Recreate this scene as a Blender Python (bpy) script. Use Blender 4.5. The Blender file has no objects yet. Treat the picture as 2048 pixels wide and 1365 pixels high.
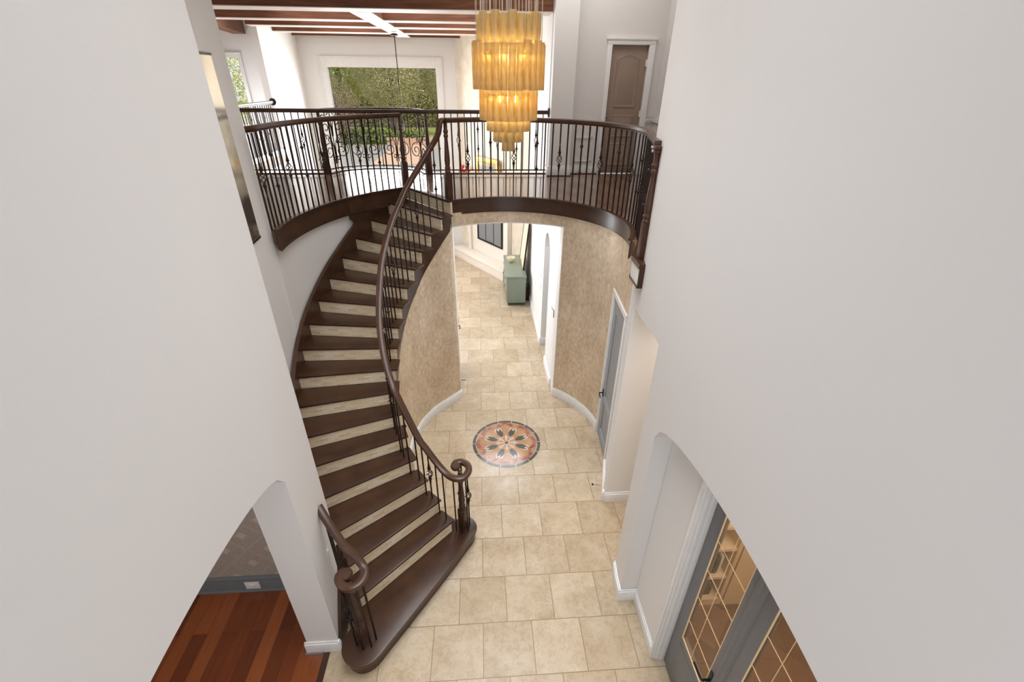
import bpy, math, random
from mathutils import Vector, Matrix
random.seed(7)
S = 0.508                     # one floor tile (20 in) in metres; all plans below are drawn in tiles
PI = math.pi
H = 6.82                      # upper floor level, in tiles
h = H / 18                    # one stair riser
scn = bpy.context.scene

# ---------------------------------------------------------------- camera
pitch, roll, yaw = 0.5222, 0.0119, 0.0702
F_ = Vector((math.sin(yaw)*math.cos(pitch), math.cos(yaw)*math.cos(pitch), -math.sin(pitch)))
r_ = Vector((math.cos(yaw), -math.sin(yaw), 0)); u_ = r_.cross(F_)
r2 = r_*math.cos(roll)+u_*math.sin(roll); u2 = -r_*math.sin(roll)+u_*math.cos(roll)
cam = bpy.data.cameras.new('camera'); cam.sensor_width = 36; cam.lens = 907.14/2048*36
cam.clip_start = 0.05; cam.clip_end = 400
co = bpy.data.objects.new('camera', cam); scn.collection.objects.link(co)
m = Matrix((r2, u2, -F_)).transposed().to_4x4(); m.translation = Vector((.159, -4.247, 9.765))*S
co.matrix_world = m; scn.camera = co

# ---------------------------------------------------------------- world, sun, large lights, exposure
w = bpy.data.worlds.new('world'); scn.world = w; w.use_nodes = True
w.node_tree.nodes['Background'].inputs[0].default_value = (.86, .92, 1, 1)
w.node_tree.nodes['Background'].inputs[1].default_value = 1.0
scn.view_settings.view_transform = 'Standard'; scn.view_settings.look = 'None'
scn.view_settings.gamma = 1; scn.view_settings.use_curve_mapping = False
scn.view_settings.exposure = 0.06
def light(name, kind, loc, energy, col=(1, 1, 1), size=None, rot=(0, 0, 0), shape='RECTANGLE', spread=None):
    l = bpy.data.lights.new(name, kind); l.energy = energy; l.color = col
    if kind == 'AREA':
        l.shape = shape; l.size = size[0]*S; l.size_y = size[1]*S
        if spread: l.spread = spread
    elif kind == 'SUN': l.angle = 0.05
    elif size: l.shadow_soft_size = size
    o = bpy.data.objects.new(name, l); o.location = Vector(loc)*S; o.rotation_euler = rot
    scn.collection.objects.link(o); return o
light('sun', 'SUN', (0, 0, 60), 3.2, (1, .95, .86), rot=(math.radians(10), math.radians(52), 0))
DAY = (.92, .955, 1)
# daylight at the entrance windows behind the camera
light('entrance_window_light', 'AREA', (0, -7.6, 6.2), 30, DAY, (5, 10.5), (PI/2, 0, 0))
# one broad unseen panel added under the foyer ceiling, narrowed to brighten the floor
light('foyer_fill_light', 'AREA', (.3, 2.5, 13.8), 94, (.95, .97, 1), (5, 9), spread=1.7)
# daylight at the living room picture window
light('picture_window_light', 'AREA', (-4.9, 24.1, 7.6), 220, (.97, .98, 1), (5.4, 4.8), (-PI/2, 0, 0))
light('living_side_fill_light', 'AREA', (-12.5, 19, 4), 480, (.93, .96, 1), (8, 6.5), (0, -PI/2, 0))  # unseen side fill added to brighten living room and hall, no window there
light('living_top_fill_light', 'AREA', (-3, 18, 12.0), 100, (.96, .97, 1), (8, 8))  # broad fill added among the beams to brighten the living room, no fixture
light('gallery_ceiling_light', 'AREA', (2.6, 11, 13.8), 36, (1, .95, .9), (5, 2.5))
light('hall_fill_light', 'AREA', (.9, 11, 6.3), 42, (.88, .94, 1), (2, 3))  # cool fill added under the gallery to whiten the hall floor
light('dining_room_light', 'AREA', (-6.5, -2, 5.6), 30, (1, .95, .9), (4, 4))
light('library_light', 'AREA', (5.6, -1.2, 5.9), 36, (1, .9, .78), (2.5, 2.5))
light('side_hall_light', 'AREA', (5.0, 3.0, 5.5), 9, (1, .88, .78), (1.5, 1.5))
light('upstairs_left_light', 'AREA', (-11.3, 15.5, 11.6), 30, (1, .96, .92), (3, 5))

# ---------------------------------------------------------------- helpers
C = scn.collection
BASE = {}
class MB:
    def __init__(s): s.v = []; s.f = []; s.uv = {}
    def add(s, vs, fs):
        n = len(s.v); s.v += [tuple(v) for v in vs]; s.f += [tuple(i+n for i in f) for f in fs]; return s
    def box(s, x0, x1, y0, y1, z0, z1):
        vs = [(x0,y0,z0),(x1,y0,z0),(x1,y1,z0),(x0,y1,z0),(x0,y0,z1),(x1,y0,z1),(x1,y1,z1),(x0,y1,z1)]
        return s.add(vs, [(0,3,2,1),(4,5,6,7),(0,1,5,4),(1,2,6,5),(2,3,7,6),(3,0,4,7)])
    def obox(s, cx, cy, a, lx, ly, z0, z1):           # box turned by a in plan
        c, d = math.cos(a), math.sin(a); vs = []
        for z in (z0, z1):
            for x, y in ((-lx/2,-ly/2),(lx/2,-ly/2),(lx/2,ly/2),(-lx/2,ly/2)): vs.append((cx+x*c-y*d, cy+x*d+y*c, z))
        return s.add(vs, [(0,3,2,1),(4,5,6,7),(0,1,5,4),(1,2,6,5),(2,3,7,6),(3,0,4,7)])
    def prism(s, poly, z0, z1):
        n = len(poly); A = sum(poly[i][0]*poly[(i+1)%n][1]-poly[(i+1)%n][0]*poly[i][1] for i in range(n))
        if A < 0: poly = poly[::-1]
        vs = [(x, y, z0) for x, y in poly]+[(x, y, z1) for x, y in poly]
        return s.add(vs, [tuple(range(n))[::-1], tuple(range(n, 2*n))]+[(i,(i+1)%n,(i+1)%n+n,i+n) for i in range(n)])
    def strip(s, a, b, z0, z1):
        """solid wall between the plan curves a and b; z0 and z1 are numbers or lists along the curve"""
        n = len(a); g = lambda z, i: z[i] if isinstance(z, (list, tuple)) else z
        vs = []
        for i in range(n):
            vs += [(a[i][0],a[i][1],g(z0,i)),(b[i][0],b[i][1],g(z0,i)),(b[i][0],b[i][1],g(z1,i)),(a[i][0],a[i][1],g(z1,i))]
        fs = []
        for i in range(n-1):
            k = 4*i; q = k+4
            fs += [(k,q,q+1,k+1),(k+1,q+1,q+2,k+2),(k+2,q+2,q+3,k+3),(k+3,q+3,q,k)]
        fs += [(0,1,2,3),(4*n-1,4*n-2,4*n-3,4*n-4)]
        return s.add(vs, fs)
    def tube(s, path, r, n=8, caps=True, up=None):
        P = [Vector(p) for p in path]; m_ = len(P); rr = r if isinstance(r, (list, tuple)) else [r]*m_
        T = [(P[min(i+1,m_-1)]-P[max(i-1,0)]).normalized() for i in range(m_)]
        a = Vector((0,0,1)) if abs(T[0].z) < .9 else Vector((1,0,0))
        X = T[0].cross(a).normalized(); vs = []
        for i in range(m_):
            X = (X-T[i]*X.dot(T[i])).normalized(); Y = T[i].cross(X)
            for k in range(n):
                q = 2*PI*k/n; vs.append(P[i]+(X*math.cos(q)+Y*math.sin(q))*rr[i])
        fs = [(i*n+k, i*n+(k+1)%n, (i+1)*n+(k+1)%n, (i+1)*n+k) for i in range(m_-1) for k in range(n)]
        if caps: fs += [tuple(range(n))[::-1], tuple(range((m_-1)*n, m_*n))]
        return s.add(vs, fs)
    def sweep(s, path, prof, caps=True):
        """profile (side, up) along a 3-D path, kept upright"""
        P = [Vector(p) for p in path]; m_ = len(P); n = len(prof); vs = []; last = None
        for i in range(m_):
            T = (P[min(i+1,m_-1)]-P[max(i-1,0)]).normalized()
            X = T.cross(Vector((0,0,1)))
            if X.length < .15 and last is not None: X = last
            X.normalize()
            if last is not None and X.dot(last) < 0: X = -X
            last = X; U = X.cross(T)
            if U.z < 0: U = -U
            for a, b in prof: vs.append(P[i]+X*a+U*b)
        fs = [(i*n+k, i*n+(k+1)%n, (i+1)*n+(k+1)%n, (i+1)*n+k) for i in range(m_-1) for k in range(n)]
        if caps: fs += [tuple(range(n))[::-1], tuple(range((m_-1)*n, m_*n))]
        return s.add(vs, fs)
    def lathe(s, prof, cx, cy, n=20, sx=1, sy=1):
        vs = []; m_ = len(prof)
        for r, z in prof:
            for k in range(n): q = 2*PI*k/n; vs.append((cx+r*math.cos(q)*sx, cy+r*math.sin(q)*sy, z))
        fs = [(i*n+k, i*n+(k+1)%n, (i+1)*n+(k+1)%n, (i+1)*n+k) for i in range(m_-1) for k in range(n)]
        fs += [tuple(range(n))[::-1], tuple(range((m_-1)*n, m_*n))]
        return s.add(vs, fs)
    def build(s, name, mat, parent=None, base=None, bevel=0, uvf=None, smooth=True):
        if base is None: base = BASE.get(parent, (0,0,0)) if parent else (0,0,0)
        me = bpy.data.meshes.new(name)
        me.from_pydata([((x-base[0])*S, (y-base[1])*S, (z-base[2])*S) for x, y, z in s.v], [], s.f)
        me.validate(); me.update()
        import bmesh
        bm = bmesh.new(); bm.from_mesh(me); bmesh.ops.recalc_face_normals(bm, faces=bm.faces)
        if bevel:
            es = [e for e in bm.edges if len(e.link_faces) == 2 and e.calc_face_angle(0) > .6]
            bmesh.ops.bevel(bm, geom=es, offset=bevel*S, segments=2, profile=.6, affect='EDGES', clamp_overlap=True)
        bm.to_mesh(me); bm.free()
        if uvf:
            uv = me.uv_layers.new(name='uv')
            for p in me.polygons:
                for li in p.loop_indices:
                    c = me.vertices[me.loops[li].vertex_index].co
                    uv.data[li].uv = uvf(c.x/S+base[0], c.y/S+base[1], c.z/S+base[2], p.normal)
        if smooth:
            me.polygons.foreach_set('use_smooth', [True]*len(me.polygons)); me.set_sharp_from_angle(angle=.6)
        me.materials.append(mat)
        o = bpy.data.objects.new(name, me); C.objects.link(o)
        if parent: o.parent = parent; pb = BASE.get(parent, (0,0,0)); o.location = Vector([(base[i]-pb[i])*S for i in range(3)])
        else: o.location = Vector(base)*S
        BASE[o] = base
        return o
def tag(o, label, cat, group=None, kind=None):
    o['label'] = label; o['category'] = cat
    if group: o['group'] = group
    if kind: o['kind'] = kind
    return o
def thing(name, loc, label, cat, group=None):
    o = bpy.data.objects.new(name, None); C.objects.link(o); o.location = Vector(loc)*S
    o.empty_display_size = .1; BASE[o] = tuple(loc); return tag(o, label, cat, group)
def struct(o): o['kind'] = 'structure'; return o
def lerp(a, b, t): return tuple(a[i]+(b[i]-a[i])*t for i in range(len(a)))
def arc(c, r, a0, a1, n): return [(c[0]+r*math.cos(a0+(a1-a0)*i/n), c[1]+r*math.sin(a0+(a1-a0)*i/n)) for i in range(n+1)]
def catmull(P, n=6):
    out = []; m_ = len(P)
    for i in range(m_-1):
        p0, p1, p2, p3 = P[max(i-1,0)], P[i], P[i+1], P[min(i+2,m_-1)]
        for k in range(n):
            t = k/n; out.append(tuple(.5*(2*b+(c-a)*t+(2*a-5*b+4*c-d)*t*t+(-a+3*b-3*c+d)*t**3) for a, b, c, d in zip(p0,p1,p2,p3)))
    return out+[tuple(P[-1])]
def offset(P, d):
    out = []
    for i in range(len(P)):
        a = P[max(i-1,0)]; b = P[min(i+1,len(P)-1)]; tx, ty = b[0]-a[0], b[1]-a[1]; l = math.hypot(tx, ty)
        out.append((P[i][0]+ty/l*d, P[i][1]-tx/l*d))
    return out
def resample(P, step, start=0.0):
    d = [0]
    for i in range(1, len(P)): d.append(d[-1]+math.dist(P[i], P[i-1]))
    out = []; q = start; i = 0
    while q <= d[-1]+1e-9:
        while i < len(P)-2 and d[i+1] < q: i += 1
        t = (q-d[i])/max(d[i+1]-d[i], 1e-9); out.append(lerp(P[i], P[i+1], min(max(t,0),1))); q += step
    return out

# ---------------------------------------------------------------- materials
def srgb(r, g, b): return tuple((x/12.92 if x <= .04045 else ((x+.055)/1.055)**2.4) for x in (r/255, g/255, b/255))+(1,)
class NT:
    def __init__(s, name):
        s.m = bpy.data.materials.new(name); s.m.use_nodes = True; s.n = s.m.node_tree.nodes; s.l = s.m.node_tree.links
        s.b = s.n['Principled BSDF']; s.out = s.n['Material Output']
    def node(s, t, **kw):
        x = s.n.new(t)
        for k, v in kw.items():
            if k.startswith('_'): setattr(x, k[1:], v)
            else: s.inp(x, k, v)
        return x
    def inp(s, x, k, v):
        k = int(k[1:]) if k[0] == 'i' and k[1:].isdigit() else k.replace('__', ' ')
        if isinstance(v, bpy.types.NodeSocket): s.l.new(v, x.inputs[k])
        else: x.inputs[k].default_value = v
    def coord(s, scale=(1,1,1), kind='Object', loc=(0,0,0)):
        t = s.node('ShaderNodeTexCoord'); mp = s.node('ShaderNodeMapping'); mp.inputs['Scale'].default_value = scale
        mp.inputs['Location'].default_value = loc; s.l.new(t.outputs[kind], mp.inputs['Vector']); return mp.outputs[0]
    def noise(s, vec, scale, detail=4, rough=.55):
        return s.node('ShaderNodeTexNoise', Vector=vec, Scale=scale, Detail=detail, Roughness=rough).outputs[0]
    def ramp(s, fac, stops):
        x = s.node('ShaderNodeValToRGB', Fac=fac); e = x.color_ramp.elements
        while len(e) < len(stops): e.new(.5)
        for i, (p_, c) in enumerate(stops): e[i].position = p_; e[i].color = c
        return x.outputs[0]
    def mix(s, f, a, b, mode='MIX'):
        x = s.n.new('ShaderNodeMix'); x.data_type = 'RGBA'; x.blend_type = mode
        for i, v in ((0, f), (6, a), (7, b)):
            if isinstance(v, bpy.types.NodeSocket): s.l.new(v, x.inputs[i])
            else: x.inputs[i].default_value = v
        return x.outputs[2]
    def math(s, op, a, b=0.0):
        x = s.n.new('ShaderNodeMath'); x.operation = op
        for i, v in ((0, a), (1, b)):
            if isinstance(v, bpy.types.NodeSocket): s.l.new(v, x.inputs[i])
            else: x.inputs[i].default_value = v
        return x.outputs[0]
    def bump(s, hgt, strength=.2, dist=.01):
        b = s.node('ShaderNodeBump', Height=hgt, Strength=strength, Distance=dist); s.l.new(b.outputs[0], s.b.inputs['Normal'])
    def set(s, **kw):
        for k, v in kw.items(): s.inp(s.b, k, v)
        return s.m
def plain(name, col, rough=.5, **kw):
    t = NT(name); v = t.noise(t.coord(), 9, 3)
    c = t.mix(v, tuple(x*.94 for x in col[:3])+(1,), tuple(min(1, x*1.06) for x in col[:3])+(1,))
    return t.set(Base__Color=c, Roughness=rough, **kw)
def wallpaint(name, col):
    t = NT(name); co_ = t.coord(); f = t.noise(co_, 55, 5, .6)
    t.bump(f, .12, .004)
    v = t.noise(co_, .8, 2)
    return t.set(Base__Color=t.mix(v, tuple(x*.98 for x in col[:3])+(1,), col), Roughness=.62)
M = {}
M['wall'] = wallpaint('warm_white_wall_paint', srgb(224, 221, 219))
M['wallup'] = wallpaint('white_upper_wall_paint', srgb(232, 230, 228))
M['ceil'] = wallpaint('ceiling_paint', srgb(232, 228, 222))
M['trim'] = plain('white_trim_paint', srgb(234, 233, 232), .35)
M['walnut'] = None
def wood(name, dark, light_, rough=.25, scale=(1.5, 14, 14), coat=0.0):
    t = NT(name); v = t.coord(scale); n1 = t.noise(v, 2.2, 4, .5)
    c = t.ramp(n1, [(.25, dark), (.75, light_)]); t.bump(n1, .03, .002)
    return t.set(Base__Color=c, Roughness=rough, Coat__Weight=coat, Coat__Roughness=.15, Specular__IOR__Level=.35)
M['walnut'] = wood('dark_walnut_stain', srgb(57, 37, 25), srgb(77, 51, 35), .3, (2, 2, 2), .12)
M['rail'] = wood('handrail_walnut', srgb(60, 39, 28), srgb(84, 54, 38), .34, (2, 2, 2), .15)
M['beam'] = wood('brown_ceiling_beam_wood', srgb(88, 50, 32), srgb(134, 86, 60), .6, (1, 14, 14))
M['iron'] = plain('dark_bronze_wrought_iron', srgb(50, 36, 29), .4, Metallic=.6)
M['black'] = plain('black_metal', srgb(24, 23, 24), .4, Metallic=.4)
M['grey'] = plain('slate_grey_door_paint', srgb(112, 112, 114), .38)
M['greylight'] = plain('pale_grey_door_paint', srgb(150, 155, 162), .4)
M['bbgrey'] = plain('grey_blue_baseboard_paint', srgb(120, 125, 130), .4)
M['taupe'] = plain('taupe_door_paint', srgb(150, 130, 116), .45)
M['nickel'] = plain('brushed_nickel', srgb(170, 165, 158), .3, Metallic=.9)
M['wire'] = plain('pale_steel_wire', srgb(205, 196, 184), .4, Metallic=.3)
M['green'] = plain('sage_green_lacquer', srgb(132, 142, 128), .35)
M['greendark'] = plain('dark_green_plinth', srgb(62, 74, 66), .5)
M['tan'] = plain('tan_shelf_wood', srgb(232, 214, 188), .5)
M['gold'] = plain('gold_leaf', srgb(205, 165, 90), .35, Metallic=.6)
M['goldline'] = plain('beveled_edge_gold', srgb(235, 205, 160), .3)
M['cream'] = plain('cream_plaster', srgb(232, 222, 200), .6)
M['red'] = plain('red_petal', srgb(190, 40, 48), .5)
M['white'] = plain('white_plastic', srgb(235, 234, 230), .4)
M['asphalt'] = plain('pale_asphalt', srgb(160, 155, 148), .8)
M['brick'] = plain('orange_brick', srgb(214, 176, 148), .8)
M['bark'] = plain('tree_bark', srgb(96, 82, 68), .9)
M['stonewhite'] = plain('white_limestone', srgb(232, 224, 212), .55)
def tiles():
    t = NT('travertine_floor_tiles'); co_ = t.coord((1/S, 1/S, 1/S), loc=(100.5, 100, 0))
    br = t.node('ShaderNodeTexBrick', Vector=co_, Color1=(0,0,0,1), Color2=(1,1,1,1), Mortar=(.5,.5,.5,1), Scale=1, Mortar__Size=.0075, Mortar__Smooth=.2, Bias=0, Brick__Width=1, Row__Height=1)
    br.offset = .5; br.offset_frequency = 2; br.squash = 1
    rnd = br.outputs[0]; fac = br.outputs[1]
    ad = t.node('ShaderNodeVectorMath', _operation='MULTIPLY_ADD', i0=rnd, i1=(37, 51, 13), i2=co_).outputs[0]
    n1 = t.noise(ad, 1.5, 9, .68); n2 = t.noise(ad, 7, 8, .75)
    c = t.ramp(n1, [(.3, srgb(192, 172, 146)), (.46, srgb(210, 194, 171)), (.6, srgb(218, 205, 186)), (.72, srgb(228, 218, 203))])
    vein = t.ramp(n2, [(.5, (1,1,1,1)), (.56, srgb(205, 184, 150)), (.62, (1,1,1,1))])
    c = t.mix(.35, c, vein, 'MULTIPLY')
    tone = t.ramp(rnd, [(0, srgb(222, 215, 204)), (1, srgb(244, 241, 235))])
    c = t.mix(1, c, tone, 'MULTIPLY')
    c = t.mix(fac, c, srgb(140, 118, 90))
    t.bump(t.math('SUBTRACT', t.math('MULTIPLY', n2, .15), fac), .25, .003)
    return t.set(Base__Color=c, Roughness=t.ramp(n1, [(.3, (.3,)*3+(1,)), (.7, (.22,)*3+(1,))]), Specular__IOR__Level=.4)
M['tiles'] = tiles()
def planks(name, cols, rough, w_=.3, l_=2.6, rot=False, coat=.2):
    t = NT(name); t0 = t.node('ShaderNodeTexCoord'); mp = t.node('ShaderNodeMapping'); t.l.new(t0.outputs['Object'], mp.inputs[0])
    mp.inputs['Rotation'].default_value = (0, 0, rot if rot else 0); mp.inputs['Location'].default_value = (60, 60, 0)
    v = mp.outputs[0]
    br = t.node('ShaderNodeTexBrick', Vector=v, Color1=(0,0,0,1), Color2=(1,1,1,1), Mortar=(.2,.2,.2,1), Scale=1, Mortar__Size=.0015, Mortar__Smooth=.2, Bias=0, Brick__Width=l_*S, Row__Height=w_*S)
    br.offset = .37
    sc = t.node('ShaderNodeMapping', Vector=v); sc.inputs['Scale'].default_value = (1.2, 14, 1)
    ad = t.node('ShaderNodeVectorMath', _operation='MULTIPLY_ADD', i0=br.outputs[0], i1=(17, 31, 3), i2=sc.outputs[0]).outputs[0]
    n1 = t.noise(ad, 2.5, 6, .6)
    f = t.math('ADD', t.math('MULTIPLY', br.outputs[0], .6), t.math('MULTIPLY', n1, .4))
    c = t.ramp(f, [(.15, cols[0]), (.5, cols[1]), (.85, cols[2])])
    c = t.mix(t.math('MULTIPLY', br.outputs[1], .8), c, tuple(x*.3 for x in cols[0][:3])+(1,))
    t.bump(n1, .03, .002)
    return t.set(Base__Color=c, Roughness=rough, Coat__Weight=coat, Coat__Roughness=.15)
M['cherry'] = planks('reddish_brown_plank_floor', (srgb(84, 38, 16), srgb(122, 60, 27), srgb(156, 86, 44)), .3, .28, 3, PI/2)
M['upfloor'] = planks('brown_upstairs_plank_floor', (srgb(92, 68, 54), srgb(122, 94, 76), srgb(146, 116, 96)), .16, .35, 2.6, math.radians(62), .4)
M['libfloor'] = planks('brown_tile_library_floor', (srgb(105, 80, 62), srgb(125, 96, 74), srgb(140, 112, 88)), .35, .9, 1.2, PI/4)
def wallpaper():
    t = NT('gold_mottled_wallpaper'); v = t.coord((1, 1, .7)); n1 = t.noise(v, 20, 9, .75); n2 = t.noise(v, 3.2, 4, .6)
    f = t.math('ADD', t.math('MULTIPLY', n1, .7), t.math('MULTIPLY', n2, .35))
    c = t.ramp(f, [(.38, srgb(184, 162, 136)), (.53, srgb(211, 192, 166)), (.68, srgb(234, 219, 195))])
    t.bump(n1, .15, .004)
    return t.set(Base__Color=c, Roughness=t.ramp(n1, [(.35, (.55,)*3+(1,)), (.65, (.36,)*3+(1,))]), Metallic=.25)
M['wallpaper'] = wallpaper()
def riser():
    t = NT('split_face_travertine_mosaic'); v = t.coord(kind='UV')
    br = t.node('ShaderNodeTexBrick', Vector=v, Color1=(0,0,0,1), Color2=(1,1,1,1), Mortar=(0,0,0,1), Scale=1, Mortar__Size=.002, Mortar__Smooth=.4, Bias=0, Brick__Width=.26, Row__Height=.055)
    br.offset = .43; ad = t.node('ShaderNodeVectorMath', _operation='MULTIPLY_ADD', i0=br.outputs[0], i1=(7, 11, 3), i2=v).outputs[0]
    n1 = t.noise(ad, 14, 5, .65); f = t.math('ADD', t.math('MULTIPLY', br.outputs[0], .55), t.math('MULTIPLY', n1, .45))
    c = t.ramp(f, [(.12, srgb(218, 188, 150)), (.35, srgb(236, 212, 176)), (.62, srgb(243, 226, 196)), (.85, srgb(250, 238, 216))])
    c = t.mix(t.math('MULTIPLY', br.outputs[1], .4), c, srgb(170, 142, 110))
    t.bump(t.math('SUBTRACT', f, br.outputs[1]), .6, .006)
    return t.set(Base__Color=c, Roughness=.6)
M['riser'] = riser()
def trellis():
    t = NT('grey_damask_wallpaper'); t0 = t.node('ShaderNodeTexCoord'); mp = t.node('ShaderNodeMapping'); t.l.new(t0.outputs['Object'], mp.inputs[0])
    mp.inputs['Rotation'].default_value = (0, PI/4, 0); mp.inputs['Scale'].default_value = (1/(.62*S),)*3
    sp = t.node('ShaderNodeSeparateXYZ', Vector=mp.outputs[0])
    def cell(s): return t.math('ABSOLUTE', t.math('SUBTRACT', t.math('FRACT', t.math('ADD', s, 50.0)), .5))
    a, b = cell(sp.outputs[0]), cell(sp.outputs[2])
    line = t.math('GREATER_THAN', t.math('MAXIMUM', a, b), .47)
    dot = t.math('LESS_THAN', t.math('MAXIMUM', a, b), .13)
    n1 = t.noise(t.coord((1,1,1)), 30, 4, .7)
    c = t.ramp(n1, [(.3, srgb(160, 148, 136)), (.7, srgb(178, 167, 156))])
    c = t.mix(t.math('MULTIPLY', line, .3), c, srgb(196, 186, 176)); c = t.mix(t.math('MULTIPLY', dot, .45), c, srgb(215, 207, 198))
    return t.set(Base__Color=c, Roughness=.6)
M['trellis'] = trellis()
def stone():
    t = NT('cream_chimney_stone'); n1 = t.noise(t.coord((1,1,1)), 5, 8, .7)
    return t.set(Base__Color=t.ramp(n1, [(.3, srgb(214, 198, 176)), (.7, srgb(236, 226, 210))]), Roughness=.7)
M['stone'] = stone()
def glass(name, tint=(1,1,1,1), gl=.08):
    t = NT(name); t.n.remove(t.b); tr = t.node('ShaderNodeBsdfTransparent', Color=tint); g = t.node('ShaderNodeBsdfGlossy', Roughness=.03)
    fr = t.node('ShaderNodeFresnel', IOR=1.45); ge = t.node('ShaderNodeNewGeometry')
    mx = t.node('ShaderNodeMixShader', Fac=t.math('MULTIPLY', t.math('MULTIPLY', fr.outputs[0], gl*12), t.math('SUBTRACT', 1.0, ge.outputs['Backfacing'])))
    t.l.new(tr.outputs[0], mx.inputs[1]); t.l.new(g.outputs[0], mx.inputs[2]); t.l.new(mx.outputs[0], t.out.inputs[0]); return t.m
M['glass'] = glass('clear_window_glass')
M['bronzeglass'] = glass('bronze_tinted_glass', (.96, .88, .78, 1))
def amber():
    t = NT('amber_frosted_glass'); t.n.remove(t.b)
    n1 = t.noise(t.coord((1, 1, .3)), 40, 3)
    c = t.ramp(n1, [(.3, srgb(204, 178, 124)), (.7, srgb(226, 208, 158))])
    tl = t.node('ShaderNodeBsdfTranslucent', Color=c); df = t.node('ShaderNodeBsdfDiffuse', Color=c)
    tr = t.node('ShaderNodeBsdfTransparent', Color=(1, .93, .66, 1)); gl = t.node('ShaderNodeBsdfGlossy', Roughness=.2)
    def mx(f, a, b):
        x = t.node('ShaderNodeMixShader', Fac=f); t.l.new(a, x.inputs[1]); t.l.new(b, x.inputs[2]); return x.outputs[0]
    o = mx(.35, tl.outputs[0], df.outputs[0]); o = mx(.28, o, tr.outputs[0]); o = mx(.08, o, gl.outputs[0])
    t.l.new(o, t.out.inputs[0]); return t.m
M['amber'] = amber()
def emis(name, col, st):
    t = NT(name); return t.set(Base__Color=col, Emission__Color=col, Emission__Strength=st)
M['bulb'] = emis('glowing_bulb', (1, .92, .70, 1), 100)
def leaf(name, a, b):
    t = NT(name); n1 = t.noise(t.coord(), .8, 5, .7); return t.set(Base__Color=t.ramp(n1, [(.3, a), (.7, b)]), Roughness=.6, Specular__IOR__Level=.2)
M['leaf'] = leaf('olive_tree_leaves', srgb(158, 152, 104), srgb(214, 205, 154))
M['leaf2'] = leaf('bright_spring_leaves', srgb(158, 164, 90), srgb(214, 210, 130))
M['twig'] = leaf('bare_twigs', srgb(130, 112, 92), srgb(176, 156, 134))
M['grass'] = leaf('lawn_grass', srgb(134, 142, 70), srgb(172, 176, 100))
M['hedge'] = leaf('hedge_leaves', srgb(96, 116, 52), srgb(154, 166, 82))
M['mirror'] = plain('silvered_mirror', srgb(225, 222, 214), .12, Metallic=.95)
M['soffit'] = plain('pale_beam_underside', srgb(206, 196, 187), .6)  # even paler tone for the beam undersides
M['tvglass'] = plain('grey_firebox_glass', srgb(128, 130, 132), .2)
M['art'] = plain('cream_canvas', srgb(226, 214, 186), .7)
M['book1'] = plain('green_book_cloth', srgb(96, 98, 80), .7)
M['med_field'] = None
def field():
    t = NT('medallion_ochre_marble'); v = t.coord(); n1 = t.noise(v, 4, 6, .7)
    return t.set(Base__Color=t.ramp(n1, [(.3, srgb(160, 116, 80)), (.5, srgb(180, 136, 98)), (.7, srgb(190, 152, 108))]), Roughness=.12)
M['med_field'] = field()
def redm():
    t = NT('medallion_red_marble'); v = t.coord(); n1 = t.noise(v, 9, 6, .7)
    return t.set(Base__Color=t.ramp(n1, [(.38, srgb(120, 66, 56)), (.5, srgb(158, 102, 84)), (.6, srgb(184, 138, 110))]), Roughness=.12)
M['med_red'] = redm()
M['med_dark'] = plain('medallion_dark_green_marble', srgb(74, 76, 68), .14)
M['med_pale'] = plain('medallion_pale_marble', srgb(204, 184, 168), .14)

# ================================================================= SETTING
O = (.78, 6.4)
Rp = [(-.70,8.80),(-.98,8.50),(-1.27,8.20),(-1.53,7.92),(-1.73,7.57),(-1.91,7.19),(-2.03,6.78),(-2.11,6.37),(-2.13,5.96),(-2.12,5.52),(-2.07,5.08),(-1.97,4.66),(-1.82,4.26),(-1.60,3.88),(-1.33,3.53),(-1.03,3.24),(-.72,2.97)]
Lp = [(-2.33,11.0),(-2.80,10.47),(-3.25,9.87),(-3.64,9.27),(-3.94,8.65),(-4.20,8.01),(-4.38,7.34),(-4.50,6.68),(-4.54,5.99),(-4.48,5.28),(-4.37,4.56),(-4.21,3.85),(-4.0,3.27),(-3.66,2.68),(-3.30,2.05),(-2.93,1.52),(-2.62,1.12)]
def nos(k): return (19-k)*h          # top level of the tread whose front edge is riser k

# floors
struct(MB().prism([(-3.0,-8),(3.75,-8),(8.2,-8),(8.2,26),(-14,26),(-14,7),(-4.9,7),(-4.9,2.04),(-3.0,2.04)], -.15, 0).build('floor', M['tiles']))
struct(MB().prism([(-11,-8),(-3.12,-8),(-3.12,.66),(-3.4,.66),(-3.4,2.04),(-11,2.04)], -.15, .004).build('floor_dining', M['cherry']))
struct(MB().box(-3.12, -3.0, -8, .66, -.15, .006).build('trim_threshold', M['walnut']))
struct(MB().box(3.62, 8.6, -6, 1.1, .0, .004).build('floor_library', M['libfloor']))

CZ = 14.0
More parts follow.
